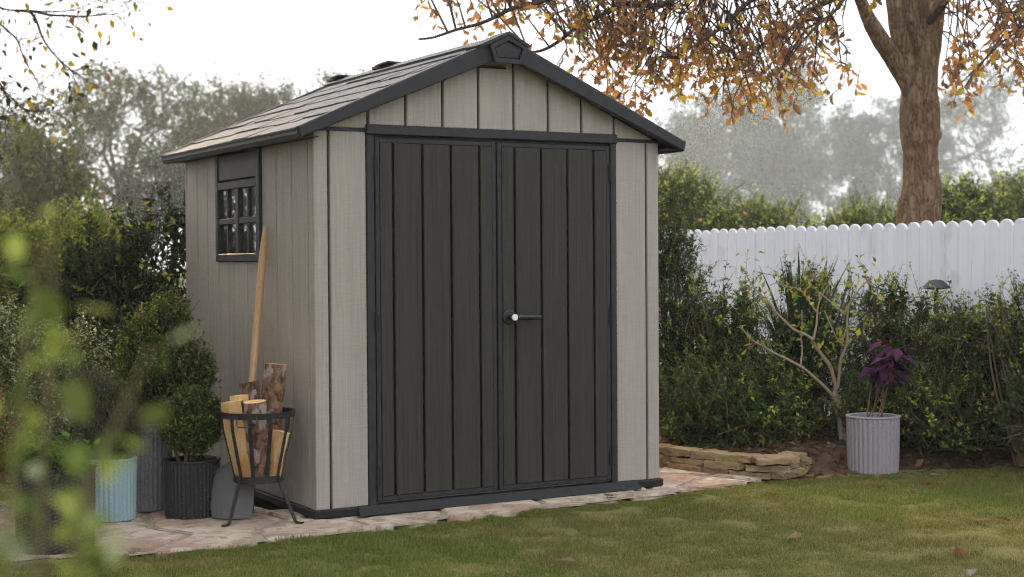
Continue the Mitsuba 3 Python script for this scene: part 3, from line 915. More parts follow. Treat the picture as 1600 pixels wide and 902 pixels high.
for k in range(11):
    a = k * 2 * math.pi / 11 + 0.15
    er = np.array([math.cos(a), math.sin(a), 0]); ea = np.array([-math.sin(a), math.cos(a), 0])
    zz = np.linspace(ZM + 0.004, ZT - 0.002, 9)
    tt = (zz - ZM) / (ZT - ZM)
    rr = RB - 0.004 + (RT - RB - 0.003) * np.minimum(1, tt / 0.80) ** 1.05
    obj('stave', strap(BC + er * rr[:, None] + np.c_[zz * 0, zz * 0, zz], ea, 0.021, 0.004), 'm_metal', basket)
for fx, fy in ((-0.461, 0.048), (-0.233, 0.344), (-0.142, -0.063)):
    d = unit(np.array([fx, fy, 0]) - BC * [1, 1, 0]); side = np.array([-d[1], d[0], 0])
    foot = np.array([fx, fy, 0.006])
    path = [BC + d * (RB + 0.008) + [0, 0, ZM + 0.034], BC + d * (RB + 0.010) + [0, 0, ZM], foot * 0.5 + (BC + d * (RB + 0.01) + [0, 0, ZM]) * 0.5 + [0, 0, 0.0], foot + [0, 0, 0.004], foot + d * 0.01, foot + d * 0.045]
    obj('leg', strap(path, side, 0.022, 0.006), 'm_metal', basket)
a0 = math.atan2(-FH[1], -FH[0]) - 0.12
hp = [BC + np.array([math.cos(a0 + q_) * r_, math.sin(a0 + q_) * r_, z_]) for q_, r_, z_ in ((-0.26, RT + 0.006, ZT - 0.012), (-0.26, RT + 0.012, ZT - 0.03), (-0.24, RT + 0.016, ZT - 0.062), (-0.2, RT + 0.017, ZT - 0.068), (0.2, RT + 0.017, ZT - 0.068), (0.24, RT + 0.016, ZT - 0.062), (0.26, RT + 0.012, ZT - 0.03), (0.26, RT + 0.006, ZT - 0.012))]
obj('handle', trimesh.Trimesh(*tube(hp, 0.0028, 8), process=False), 'm_metal', basket)


def logmesh(p0, p1, r, seed, arc=None, sides=22, rough=0.09):
    """A log from p0 to p1; arc = (start, end) angles leaves a split wedge. Returns (bark mesh, cut faces mesh)."""
    rng = np.random.default_rng(seed)
    p0, p1 = np.asarray(p0, float), np.asarray(p1, float)
    ax = unit(p1 - p0)
    x = unit(np.cross(ax, [0.3, 1, 0.1])); y = np.cross(ax, x)
    n = 16
    ang = np.linspace(0, 2 * np.pi, sides + 1)[:-1] if arc is None else np.linspace(arc[0], arc[1], sides)
    t = np.linspace(0, 1, n)
    A, Tt = np.meshgrid(ang, t)
    L = np.linalg.norm(p1 - p0)
    pt = np.stack([np.cos(A) * 2.0, np.sin(A) * 2.0, Tt * L * 14], -1) + seed * 7.3
    R = r * (1 + rough * 2 * (meshkit.fbm(pt, 3) - 0.5))
    bend = np.sin(Tt * np.pi) * r * 0.12
    v = p0 + ax * (Tt * L)[..., None] + x * (np.cos(A) * R + bend)[..., None] + y * (np.sin(A) * R)[..., None]
    m = len(ang)
    V = v.reshape(-1, 3)
    i, j = np.meshgrid(np.arange(n - 1), np.arange(m if arc is None else m - 1), indexing='ij')
    F = np.stack([i * m + j, i * m + (j + 1) % m, (i + 1) * m + (j + 1) % m, (i + 1) * m + j], -1).reshape(-1, 4)
    bark = trimesh.Trimesh(*meshkit.arrays((V, F))[:2], process=False)
    g = Geo()
    tilt = rng.normal(size=2) * 0.25
    for row, c0, s in ((0, p0, -1), (n - 1, p1, 1)):
        ringv = v[row]
        cen = c0 if arc is None else c0 + 0 * ringv[0]
        vv = np.vstack([ringv, cen])
        k = np.arange(m if arc is None else m - 1)
        g.add(vv, np.c_[k * 0 + m, k, (k + 1) % m])
    if arc is not None:
        core_ = p0 + ax * (t * L)[:, None] + (x * (rng.normal() * 0.06) + y * (rng.normal() * 0.06)) * r * np.sin(t * 9)[:, None]
        for col in (0, m - 1):
            vv = np.vstack([v[:, col], core_])
            k = np.arange(n - 1)
            g.add(vv, np.vstack([np.c_[k, k + 1, k + n], np.c_[k + 1, k + 1 + n, k + n]]))
    (gv, gf), _ = g.arrays()
    return bark, trimesh.Trimesh(gv, gf, process=False)


def bl(s, f_, z):
    """a point in the basket: s to the right, f_ towards the viewer, z up"""
    return BC + RH * s - FH * f_ + np.array([0, 0, z])


LOGS = [
    ('tall thick barked log standing highest in the fire basket', bl(0.045, -0.02, 0.25), bl(0.092, -0.055, 0.815), 0.060, None),
    ('short round log with a pale sawn top at the middle of the basket rim', bl(0.02, 0.055, 0.30), bl(0.000, 0.085, 0.632), 0.058, None),
    ('pale split log leaning on the left side of the basket rim', bl(-0.065, 0.045, 0.225), bl(-0.140, 0.055, 0.625), 0.075, (2.5, 5.3)),
    ('bright orange split wedge poking up between the pale logs', bl(-0.06, 0.02, 0.30), bl(-0.092, 0.035, 0.655), 0.058, (3.6, 5.6)),
    ('split log with dark bark tilting left behind the sawn log', bl(0.02, -0.06, 0.30), bl(-0.050, -0.085, 0.72), 0.058, (-0.9, 2.3)),
    ('flat pale split log standing low behind the front staves', bl(-0.040, 0.078, 0.225), bl(-0.052, 0.098, 0.475), 0.055, (2.7, 5.7)),
    ('small pale split log low at the right side of the basket', bl(0.075, 0.045, 0.235), bl(0.125, 0.055, 0.47), 0.050, (2.8, 5.5)),
    ('brown barked log low in the middle of the basket', bl(0.030, 0.072, 0.235), bl(0.038, 0.060, 0.45), 0.046, None)]
for k, (lab, p0, p1, r, arc) in enumerate(LOGS):
    lg = thing('firewood_log', lab, 'log', 'logs in the fire basket')
    bk, ct = logmesh(p0, p1, r, k + 2, arc)
    obj('bark', bk, 'm_log', lg, smooth=True)
    if arc is None:
        for c_ in ct.split(only_watertight=False):
            obj('sawn_end', c_, 'm_wood', lg)
    else:
        obj('cut_face', ct, 'm_wood', lg)

spade = thing('wooden_shovel', 'shovel with a long pale wooden handle leaning on the shed side wall', 'shovel')
h0, h1 = np.array([-0.022, 0.655, 1.547]), np.array([-0.285, 0.275, 0.32])
tt = np.linspace(0, 1, 10)[:, None]
hv, hf = tube(h1 + (h0 - h1) * tt, np.r_[0.0185, 0.019, 0.0195, 0.02, 0.0205, 0.021, 0.0215, 0.0215, 0.021, 0.012], 18)
obj('handle', trimesh.Trimesh(hv, hf, process=False), 'm_handle', spade, smooth=40)
bdir = unit(h1 - h0)
across = unit(np.cross(bdir, [0.75, -0.66, 0.0])); across = unit(np.array([0.80, -0.60, 0.0]))
nn = unit(np.cross(across, bdir))
us, vs = np.meshgrid(np.linspace(-1, 1, 13), np.linspace(0, 1, 13), indexing='ij')
half = 0.115 * np.clip(0.35 + vs * 4, 0, 1) * (1 - 0.25 * np.clip(vs - 0.75, 0, 1) * 4 * 0.5)
bp = h1 + bdir * 0.02 + bdir * (vs * 0.335)[..., None] + across * (us * half - 0.060)[..., None] + nn * (0.035 * us ** 2 - 0.02 * np.sin(vs * 3))[..., None]
bp[..., 2] = np.maximum(bp[..., 2], 0.008)
i, j = np.meshgrid(np.arange(12), np.arange(12), indexing='ij')
fq = np.stack([i * 13 + j, (i + 1) * 13 + j, (i + 1) * 13 + j + 1, i * 13 + j + 1], -1).reshape(-1, 4)
top_, bot_ = bp.reshape(-1, 3), bp.reshape(-1, 3) + nn * 0.004
obj('blade', (np.vstack([top_, bot_]), np.vstack([fq, fq[:, ::-1] + 169])), 'm_paint', spade, smooth=True, color=(0.105, 0.103, 0.102), label='wide grey shovel blade standing on the paving')

# ------------------------------------------------------------------ woven planters


def planter(label, c, r, h, col, ribs, pitch, amp, taper=0.0, lip=0.010, braid=0.5, group='woven planters', cat='planter'):
    key = thing('woven_planter', label, cat, group)
    nt, nz = ribs * 6, max(50, int(h / pitch * 4))
    th = np.arange(nt) * 2 * np.pi / nt
    z = np.linspace(0, h - lip * 1.4, nz)
    A, Zz = np.meshgrid(th, z)
    ph = A * ribs / (2 * np.pi)
    wave = np.abs(np.sin(np.pi * ph)) ** 0.7
    strand = np.sin(2 * np.pi * Zz / pitch + np.pi * np.floor(ph))
    R = r * (1 - taper * (1 - Zz / h)) + amp * (wave * (1 - braid) + braid * wave * (0.5 + 0.5 * strand))
    V = np.stack([np.cos(A) * R, np.sin(A) * R, Zz], -1).reshape(-1, 3) + c
    i, j = np.meshgrid(np.arange(nz - 1), np.arange(nt), indexing='ij')
    F = np.stack([i * nt + j, i * nt + (j + 1) % nt, (i + 1) * nt + (j + 1) % nt, (i + 1) * nt + j], -1).reshape(-1, 4)
    hi = (0.5 + 0.5 * strand) * wave
    obj('body', (V, F), 'm_paint', key, smooth=True, color=np.asarray(col))
    prof = [(r + amp * 0.4, h - lip * 1.5), (r + amp + 0.002, h - lip), (r + amp + 0.001, h - 0.003), (r - 0.002, h), (r - 0.011, h - 0.004), (r - 0.012, h - lip), (r - 0.014, h - 0.07)]
    m = trimesh.creation.revolve(np.array(prof), sections=96); m.apply_translation(c)
    obj('rim', m, 'm_paint', key, smooth=40, color=col)
    ang = np.linspace(0, 2 * np.pi, 40)[:-1]
    rr = np.linspace(0.02, 1, 8)
    sv = np.array([[math.cos(a) * q_ * (r - 0.013), math.sin(a) * q_ * (r - 0.013), h - 0.045 + 0.018 * (1 - q_)] for q_ in rr for a in ang]) + c
    sv[:, 2] += (meshkit.fbm(sv * 40, 3) - 0.5) * 0.02
    i, j = np.meshgrid(np.arange(7), np.arange(39), indexing='ij')
    sf = np.stack([i * 39 + j, i * 39 + (j + 1) % 39, (i + 1) * 39 + (j + 1) % 39, (i + 1) * 39 + j], -1).reshape(-1, 4)
    obj('soil', (sv, sf), 'm_soil', key, smooth=True)
    return key


BLACKP, TALLP, BLUEP, DARKP, LAVP = (np.array(q_) for q_ in ((-0.515, 0.475, 0.0), (-0.665, 0.86, 0.0), (-0.91, 0.60, 0.0), (-1.36, -0.06, 0.0), (3.778, -0.13, -0.015)))
planter('black ribbed woven planter holding the round clipped bush beside the shovel', BLACKP, 0.140, 0.305, (0.022, 0.021, 0.022), 38, 0.020, 0.0095, 0.03, braid=0.35)
planter('tall grey woven planter half hidden behind the black ribbed one', TALLP, 0.150, 0.475, (0.185, 0.180, 0.188), 34, 0.022, 0.009, 0.06)
planter('pale blue woven planter between the dark and grey ones', BLUEP, 0.120, 0.325, (0.27, 0.40, 0.43), 28, 0.022, 0.009, 0.06, braid=0.3)
planter('large dark brown woven planter at the lawn edge with laurel growing in it', DARKP, 0.182, 0.39, (0.032, 0.027, 0.026), 40, 0.018, 0.009, 0.05)
planter('lavender grey woven planter on the lawn edge below the purple plant', LAVP, 0.160, 0.36, (0.275, 0.246, 0.268), 32, 0.021, 0.011, 0.05, braid=0.28)

FINE = [(4, (0.060, 0.100, 0.028)), (3, (0.085, 0.130, 0.034)), (2, (0.040, 0.068, 0.024))]
FINETIP = [(3, (0.17, 0.23, 0.05)), (1, (0.26, 0.30, 0.06))]
pc = P(-1.715, 8.07, 0)
shrub('clipped_bush', 'round clipped evergreen ball bush growing in the black ribbed planter', 'bush', [((BLACKP[0], BLACKP[1], 0.50), (0.165, 0.165, 0.175))], 2000, 0.075, 8, 0.024, FINE, seed=21, root=(BLACKP[0], BLACKP[1], 0.26), tmpl=CHIP, up=0.3, tip=(0.5, FINETIP, 0.75), stem=0.0012, inner=0.45)
b2 = P(-1.93, 8.36, 0)
shrub('evergreen_bush', 'loose bushy evergreen with feathery tips rising from the tall grey planter', 'bush', [((b2[0], b2[1], 0.72), (0.22, 0.22, 0.22)), ((b2[0] + 0.04, b2[1] - 0.02, 0.95), (0.13, 0.13, 0.22)), ((b2[0] - 0.11, b2[1] + 0.05, 0.86), (0.11, 0.11, 0.20)), ((b2[0] + 0.18, b2[1] - 0.05, 0.74), (0.10, 0.10, 0.15))], 1500, 0.21, 14, 0.032, FINE, seed=22, root=(TALLP[0], TALLP[1], 0.43), tmpl=CHIP, up=1.3, tip=(0.6, FINETIP, 0.6), stem=0.0016, inner=0.15)
GREY = [(4, (0.10, 0.125, 0.075)), (3, (0.14, 0.16, 0.10)), (2, (0.065, 0.085, 0.05))]
shrub('grey_green_shrub', 'small grey green feathery shrub growing in the pale blue planter', 'shrub', [((BLUEP[0] - 0.02, BLUEP[1], 0.50), (0.19, 0.19, 0.20)), ((BLUEP[0] - 0.08, BLUEP[1], 0.66), (0.13, 0.13, 0.14))], 1500, 0.12, 14, 0.020, GREY, seed=23, root=(BLUEP[0], BLUEP[1], 0.28), tmpl=NEEDLE, up=0.8, stem=0.0014)
LAUREL = [(4, (0.050, 0.105, 0.022)), (3, (0.085, 0.15, 0.03)), (2, (0.03, 0.06, 0.018))]
shrub('laurel_plant', 'low glossy laurel plant filling the large dark brown planter', 'plant', [((DARKP[0], DARKP[1], 0.41), (0.20, 0.20, 0.09))], 75, 0.14, 7, 0.075, LAUREL, seed=24, bsdf='m_gloss_leaf', root=(DARKP[0], DARKP[1], 0.34), up=0.9, singles=120, stem=0.003)
for s_, d_, zt, lab in ((-2.19, 8.95, 1.12, 'thin pale plant cane at the left above the evergreen bush'), (-1.985, 8.95, 1.155, 'thin pale plant cane close to the shed wall above the evergreen bush')):
    ck = thing('garden_cane', lab, 'cane', 'canes behind the evergreen bush')
    obj('cane', trimesh.Trimesh(*tube([P(s_, d_, 0), P(s_ - 0.005, d_, zt * 0.5), P(s_, d_, zt)], [0.006, 0.0055, 0.005], 8), process=False), 'm_handle', ck)
# purple plant
pp = thing('purple_plant', 'purple leaved plant on thin bare stems in the lavender grey planter', 'plant')
rng = np.random.default_rng(31)
for k in range(6):
    a = k * 1.05
    s0 = LAVP + np.array([math.cos(a) * 0.06, math.sin(a) * 0.06, 0.30])
    e0 = LAVP + RH * rng.uniform(-0.13, 0.18) + FH * rng.uniform(-0.09, 0.09) + np.array([0, 0, rng.uniform(0.66, 0.79)])
    m0 = (s0 + e0) / 2 + rng.normal(size=3) * 0.012
    obj('stem', trimesh.Trimesh(*tube([s0, (s0 + m0) / 2, m0, (m0 + e0) / 2, e0], [0.0042, 0.004, 0.0037, 0.0033, 0.0026], 7), process=False), 'm_matt', pp, color=(0.16, 0.10, 0.07))
    for j in range(13):
        az = rng.uniform(0, 2 * np.pi)
        dv = np.array([math.cos(az), math.sin(az), rng.uniform(-0.9, 0.15)])
        pos = e0 + [0, 0, rng.uniform(-0.05, 0.05)] + np.array([dv[0], dv[1], 0]) * 0.012
        col = pick(rng, 1, [(4, (0.060, 0.024, 0.050)), (3, (0.040, 0.017, 0.034)), (2, (0.095, 0.036, 0.078))])
        v, f, c = put_leaves(LEAF, pos[None], dv[None], np.array([[0, 0, 1.0]]) + rng.normal(size=(1, 3)) * 0.3, rng.uniform(0.11, 0.17), col)
        obj('leaf', (v, f), 'm_gloss_leaf', pp, color=c)

# ------------------------------------------------------------------ low stone wall
rng = np.random.default_rng(41)
sw = thing('low_stone_wall', 'low dry stone wall of flat ochre stones holding the garden bed', 'wall')
WP = np.array([(2.69, 1.55), (2.735, 0.85), (2.80, 0.40), (2.93, 0.05), (3.03, -0.085), (3.16, -0.03), (3.34, 0.08)])
wl = LineString(WP)


def stone(c, ax, L, h, dpt, seed):
    rng = np.random.default_rng(seed)
    m = trimesh.creation.box((L, dpt, h))
    m = m.subdivide().subdivide().subdivide()
    v = np.array(m.vertices)
    e = np.array([L, dpt, h]) / 2
    q_ = v / e
    rnd = unit(q_) * np.linalg.norm(np.clip(np.abs(q_), 0, 1) ** 8, axis=1, keepdims=True) ** (1 / 8.0)
    q_ = 0.78 * q_ + 0.22 * q_ / np.maximum((np.abs(q_) ** 7).sum(1, keepdims=True) ** (1 / 7), 1e-6) * np.abs(q_).max(1, keepdims=True)
    v = q_ * e
    v += (meshkit.fbm(v * 34 + seed * 3.1, 3)[:, None] - 0.5) * 0.024 * unit(q_) + (meshkit.fbm(v * 9 + seed * 1.7, 2)[:, None] - 0.5) * 0.028 * unit(q_)
    y = np.array([-ax[1], ax[0], 0])
    return trimesh.Trimesh(c + v[:, :1] * ax + v[:, 1:2] * y + v[:, 2:] * [0, 0, 1], m.faces, process=False)


for row, (z0, h) in enumerate(((-0.02, 0.050), (0.031, 0.045), (0.077, 0.048))):
    s = rng.uniform(-0.1, 0.0)
    while s < wl.length - 0.06:
        L = rng.uniform(0.17, 0.30)
        mid_ = wl.interpolate(min(max(s + L / 2, 0), wl.length))
        a_, b_ = wl.interpolate(max(s, 0)), wl.interpolate(min(s + L, wl.length))
        ax = unit(np.array([b_.x - a_.x, b_.y - a_.y, 0.0]))
        nrm = np.array([-ax[1], ax[0], 0])
        hh = h * rng.uniform(0.85, 1.08)
        obj('stone', stone(np.array([mid_.x, mid_.y, z0 + hh / 2]) + nrm * rng.uniform(0.01, 0.045), ax, L * 0.96, hh * 0.95, 0.15, int(rng.integers(1e6))), 'm_ochre', sw, smooth=35)
        s += L

# ------------------------------------------------------------------ fence
fence = thing('picket_fence', 'white round topped picket fence behind the right garden bed', 'fence')
fd = np.array([math.cos(-1.552), math.sin(-1.552), 0])
fo = np.array([4.837, 3.316, 0])
rng = np.random.default_rng(51)
fn = np.array([fd[1], -fd[0], 0])
if fn[0] > 0:
    fn = -fn                                                            # towards the garden
tp = np.linspace(0, math.pi, 11)
for k in range(-26, 52):
    w = 0.1185
    top = 1.607 + rng.normal() * 0.004
    poly = [(0, -0.05), (w, -0.05)] + [(w / 2 + w / 2 * math.cos(a), top - 0.055 + 0.055 * math.sin(a)) for a in tp]
    obj('picket', slab(poly, 0.020 + rng.uniform(0, 0.0015), 0.004, frame(fo + fd * (k * 0.12) + fn * (rng.uniform(-0.001, 0.001)), fd, [0, 0, 1], fn)), 'm_fence', fence)
for z in (0.35, 1.25):
    a_, b_ = fo + fd * (-26 * 0.12) - fn * 0.004, fo + fd * (52 * 0.12) - fn * 0.004
    obj('rail', hull([p_ + o_ for p_ in (a_, b_) for o_ in (np.array([0, 0, z]), np.array([0, 0, z + 0.08]), np.array([0, 0, z]) - fn * 0.035, np.array([0, 0, z + 0.08]) - fn * 0.035)]), 'm_fence', fence)

# ------------------------------------------------------------------ right bed plants
HEDGE = [(4, (0.048, 0.090, 0.026)), (3, (0.072, 0.122, 0.032)), (2, (0.032, 0.058, 0.022)), (0.6, (0.11, 0.095, 0.04))]
HTIP = [(3, (0.253, 0.314, 0.055)), (2, (0.414, 0.437, 0.077)), (1, (0.149, 0.213, 0.039))]


def lob(*a):
    return [(P(s, d, z), (rx, rx if ry is None else ry, rz)) for s, d, z, rx, ry, rz in a]


shrub('tall_shrub', 'tall dark shrub with small oval leaves against the right side of the shed', 'shrub', lob((1.16, 11.0, 0.85, 0.38, None, 0.75), (1.12, 11.0, 1.35, 0.24, None, 0.42), (1.26, 10.9, 0.6, 0.4, None, 0.5), (1.17, 10.9, 1.62, 0.10, None, 0.30)), 1500, 0.22, 13, 0.036, [(4, (0.050, 0.092, 0.026)), (3, (0.072, 0.12, 0.032)), (2, (0.032, 0.055, 0.02))], seed=61, up=0.7, tip=(0.35, YOUNG, 0.8), stem=0.002)
BUSH = [
    ('fine leaved green shrub between the tall dark shrub and the bare little tree', (1.62, 10.75, 0.45, 0.42, None, 0.46), (1.55, 10.7, 0.83, 0.26, None, 0.28), 62),
    ('low dark fine leaved shrub directly behind the stone wall', (1.35, 10.25, 0.35, 0.40, None, 0.38), (1.75, 10.35, 0.32, 0.34, None, 0.32), 63),
    ('fine leaved shrub with bright yellow green tips behind the bare little tree', (2.15, 11.1, 0.55, 0.45, None, 0.52), (2.2, 11.0, 0.92, 0.32, None, 0.32), 64),
    ('fine leaved shrub left of the dark lamp, behind the purple plant', (2.62, 10.55, 0.50, 0.40, None, 0.50), (2.66, 10.5, 0.80, 0.26, None, 0.26), 65),
    ('fine leaved shrub around the dark lamp post', (3.02, 10.15, 0.50, 0.38, None, 0.50), (3.05, 10.1, 0.73, 0.24, None, 0.26), 66),
    ('fine leaved shrub farthest right along the fence', (3.40, 9.72, 0.48, 0.36, None, 0.48), (3.30, 9.75, 0.79, 0.22, None, 0.26), 67),
    ('low dark shrub behind the lavender grey planter', (2.50, 10.25, 0.30, 0.38, None, 0.30), (2.85, 9.95, 0.30, 0.34, None, 0.28), 68)]
TONES = [HEDGE, [(3, (0.062, 0.105, 0.030)), (3, (0.09, 0.14, 0.036)), (2, (0.04, 0.068, 0.024)), (0.6, (0.14, 0.115, 0.05))], [(4, (0.050, 0.090, 0.030)), (3, (0.07, 0.12, 0.036)), (2, (0.03, 0.055, 0.022))]]
for k, (lab, l1, l2, sd) in enumerate(BUSH):
    rng = np.random.default_rng(sd + 500)
    sprigs = [(l2[0] + rng.uniform(-0.32, 0.32), l2[1] + rng.uniform(-0.1, 0.1), l2[2] + l2[5] * rng.uniform(0.6, 1.05), 0.05, None, 0.15) for _ in range(7)] if l2[2] > 0.6 else []
    shrub('fine_leaved_shrub', lab, 'shrub', lob(l1, l2, *sprigs), 560, 0.32, 16, [0.044, 0.050, 0.040][k % 3], TONES[k % 3], group='fine leaved shrubs along the fence', seed=sd, up=0.85, tip=(0.55, HTIP, 0.62, 0.16), stem=0.0022, stem_col=(0.16, 0.115, 0.075), tmpl=LEAF if k % 3 == 1 else CHIP, inner=0.2, floor=0.1)
# strappy plant behind the bare tree and the one at the far right
def strap_plant(name, label, root, n, L, wid, palette, seed, lean=0.35, side=None):
    rng = np.random.default_rng(seed)
    key = thing(name, label, 'plant')
    for k in range(n):
        a = rng.uniform(0, 2 * np.pi)
        out = np.array([math.cos(a), math.sin(a), 0]) if side is None else unit(side + rng.normal(size=3) * [0.6, 0.6, 0])
        l_ = L * rng.uniform(0.6, 1.1)
        t = np.linspace(0, 1, 7)
        ln = lean * rng.uniform(0.1, 1.6)
        p_ = root + out * 0.06 * rng.random() + np.outer(t, [0, 0, l_]) + np.outer(t ** 2, out * ln * l_) - np.outer(t ** 3, [0, 0, ln * ln * l_ * 0.45])
        sd_ = unit(np.cross(out, [0, 0, 1]))
        w_ = wid * np.r_[0.7, 0.95, 1, 0.95, 0.8, 0.5, 0.04]
        v = np.stack([p_ - sd_ * w_[:, None] / 2 + out * w_[:, None] * 0.15, p_, p_ + sd_ * w_[:, None] / 2 + out * w_[:, None] * 0.15], 1).reshape(-1, 3)
        f = []
        for i_ in range(6):
            for j_ in range(2):
                f.append((i_ * 3 + j_, i_ * 3 + j_ + 1, (i_ + 1) * 3 + j_ + 1, (i_ + 1) * 3 + j_))
        obj('leaf', (v, np.array(f)), 'm_gloss_leaf', key, color=np.tile(pick(rng, 1, palette), (len(v), 1)))
    return key


IRIS = [(3, (0.030, 0.052, 0.026)), (2, (0.045, 0.07, 0.035)), (1, (0.025, 0.038, 0.022))]
strap_plant('strap_leaved_plant', 'clump of upright dark sword shaped leaves behind the bare little tree', P(2.05, 10.85, 0.1), 60, 1.22, 0.035, IRIS, 71, 0.28)
strap_plant('strap_leaved_plant', 'arching strap leaved plant with pale blades at the right end of the bed', P(3.42, 9.25, 0.03), 34, 0.62, 0.030, [(3, (0.10, 0.115, 0.04)), (2, (0.20, 0.17, 0.10)), (2, (0.06, 0.085, 0.03))], 72, 0.7, side=-RH)
# bare little tree
bt = thing('bare_small_tree', 'small bare tree with forked pale stems and few leaves beside the lavender grey planter', 'tree')
TD = 10.2
br = {'trunk': ([(2.218, 0.0), (2.215, 0.10), (2.198, 0.291), (2.180, 0.36), (2.168, 0.408)], 0.026, 0.022, 0),
      'limb': ([(2.168, 0.408), (2.08, 0.50), (1.965, 0.604), (1.832, 0.679), (1.70, 0.75), (1.599, 0.814), (1.513, 0.905)], 0.016, 0.006, -0.1)}
g = Geo()
BARKC = (0.30, 0.225, 0.16)


def limb(pts, r0, r1, dd, name='limb'):
    p_ = np.array(pts)
    n_ = len(p_)
    d_ = TD + np.linspace(0, dd, n_)
    q_ = np.array([P(s, d_[i_], z) for i_, (s, z) in enumerate(pts)])
    from scipy.interpolate import CubicSpline
    tt = np.linspace(0, n_ - 1, n_ * 4)
    q_ = CubicSpline(np.arange(n_), q_)(tt) if n_ > 2 else q_
    q_ = q_ + (np.stack([meshkit.noise(q_ * 9 + 3.3), meshkit.noise(q_ * 9 + 7.7), meshkit.noise(q_ * 9)], -1) - 0.5) * 0.015
    rr = 0.85 * np.linspace(r0, r1, len(q_)) * (1 + 0.12 * (meshkit.noise(q_ * 30) - 0.5))
    obj(name, trimesh.Trimesh(*tube(q_, rr, 9), process=False), 'm_matt', bt, smooth=True, color=BARKC)
    return q_


ends = []
limb([(2.225, 0.0), (2.222, 0.12), (2.198, 0.291), (2.182, 0.36), (2.168, 0.408)], 0.025, 0.020, 0, 'trunk')
limb([(2.245, 0.0), (2.24, 0.14), (2.225, 0.28), (2.195, 0.40), (2.185, 0.507)], 0.016, 0.015, 0.02, 'trunk')
for pts, r0, r1, dd in (([(2.168, 0.408), (2.08, 0.505), (1.965, 0.604), (1.832, 0.679), (1.70, 0.75), (1.599, 0.814), (1.513, 0.905)], 0.015, 0.006, -0.15),
                        ([(1.945, 0.61), (1.953, 0.70), (1.957, 0.794), (1.965, 0.90), (1.975, 0.997)], 0.008, 0.004, 0.1),
                        ([(2.168, 0.408), (2.182, 0.46), (2.185, 0.507), (2.142, 0.629), (2.08, 0.72), (2.031, 0.798)], 0.019, 0.014, 0.05),
                        ([(2.031, 0.798), (1.95, 0.85), (1.867, 0.912), (1.734, 1.064), (1.65, 1.17), (1.584, 1.285)], 0.012, 0.005, 0.2),
                        ([(2.031, 0.798), (2.055, 0.88), (2.074, 0.962), (2.10, 1.065), (2.15, 1.15), (2.2, 1.25)], 0.010, 0.004, 0.2),
                        ([(2.06, 0.98), (2.00, 1.06), (1.933, 1.131), (1.86, 1.16), (1.799, 1.18)], 0.008, 0.004, -0.1),
                        ([(2.182, 0.46), (2.20, 0.55), (2.199, 0.641), (2.22, 0.72), (2.242, 0.792), (2.243, 0.90), (2.243, 0.995)], 0.014, 0.009, -0.1),
                        ([(2.243, 0.985), (2.28, 1.06), (2.321, 1.129), (2.36, 1.17), (2.41, 1.23)], 0.008, 0.004, -0.05),
                        ([(2.243, 0.97), (2.18, 1.03), (2.118, 1.083), (2.06, 1.14), (2.0, 1.24)], 0.008, 0.004, 0.1),
                        ([(2.10, 1.00), (2.16, 0.86), (2.235, 0.76)], 0.005, 0.007, 0.0)):
    q_ = limb(pts, r0, r1, dd)
    ends.append(q_[-10:])
rng = np.random.default_rng(73)
ep = np.vstack(ends)
k = rng.choice(len(ep), 298)
pos = ep[k] + rng.normal(size=(298, 3)) * 0.06
v, f, c = put_leaves(LEAF, pos, rng.normal(size=(298, 3)) + [0, 0, 0.2], rng.normal(size=(298, 3)) * 0.5 + [0, 0, 1.0], rng.uniform(0.035, 0.066, 298), pick(rng, 298, [(3, (0.22, 0.27, 0.05)), (2, (0.45, 0.40, 0.05)), (1, (0.22, 0.11, 0.05)), (2, (0.10, 0.15, 0.04))]))
lv = v.reshape(-1, 5, 3); lc = c.reshape(-1, 5, 3)
for i_ in range(298):
    obj('leaf', (lv[i_], LEAF[1]), 'm_leaf', bt, color=lc[i_])
# mushroom lamp
lamp = thing('garden_lamp', 'dark domed mushroom garden lamp showing above the shrubs by the fence', 'lamp')
lp = P(2.93, 10.45, 0)
m = trimesh.creation.revolve(np.array([(0.001, 1.20), (0.03, 1.197), (0.055, 1.185), (0.075, 1.165), (0.095, 1.15), (0.098, 1.143), (0.09, 1.138), (0.03, 1.130), (0.001, 1.130)]), sections=40); m.apply_translation(lp)
obj('shade', m, 'm_metal', lamp, smooth=40)
obj('post', trimesh.Trimesh(*tube([lp + [0, 0, 0], lp + [0, 0, 0.6], lp + [0, 0, 1.1295]], 0.016, 14), process=False), 'm_metal', lamp, smooth=40)

# leaf litter on the bed
rng = np.random.default_rng(81)
n = 3600
xy = np.c_[rng.uniform(2.85, 4.85, n), rng.uniform(-0.6, 3.5, n)]
xy = xy[xy[:, 1] > np.interp(xy[:, 0], BEDEDGE[:, 0], BEDEDGE[:, 1]) + rng.normal(size=len(xy)) * 0.08]
pos = np.c_[xy, bed_z(xy[:, 0], xy[:, 1]) + rng.uniform(0.004, 0.03, len(xy))]
n = len(pos)
DRY = [(4, (0.15, 0.085, 0.050)), (3, (0.095, 0.055, 0.035)), (2, (0.24, 0.15, 0.09)), (1, (0.33, 0.24, 0.16))]
v, f, c = put_leaves(OAK, pos, rng.normal(size=(n, 3)) * [1, 1, 0.25], rng.normal(size=(n, 3)) * 0.5 + [0, 0, 1], rng.uniform(0.035, 0.085, n), pick(rng, n, DRY), rng.uniform(-2.5, 3, n))
key = obj('leaf_litter', (v, f), 'm_leaf', color=c, kind='stuff', label='brown fallen leaves covering the soil of the garden bed')
labels[key]['category'] = 'leaf litter'

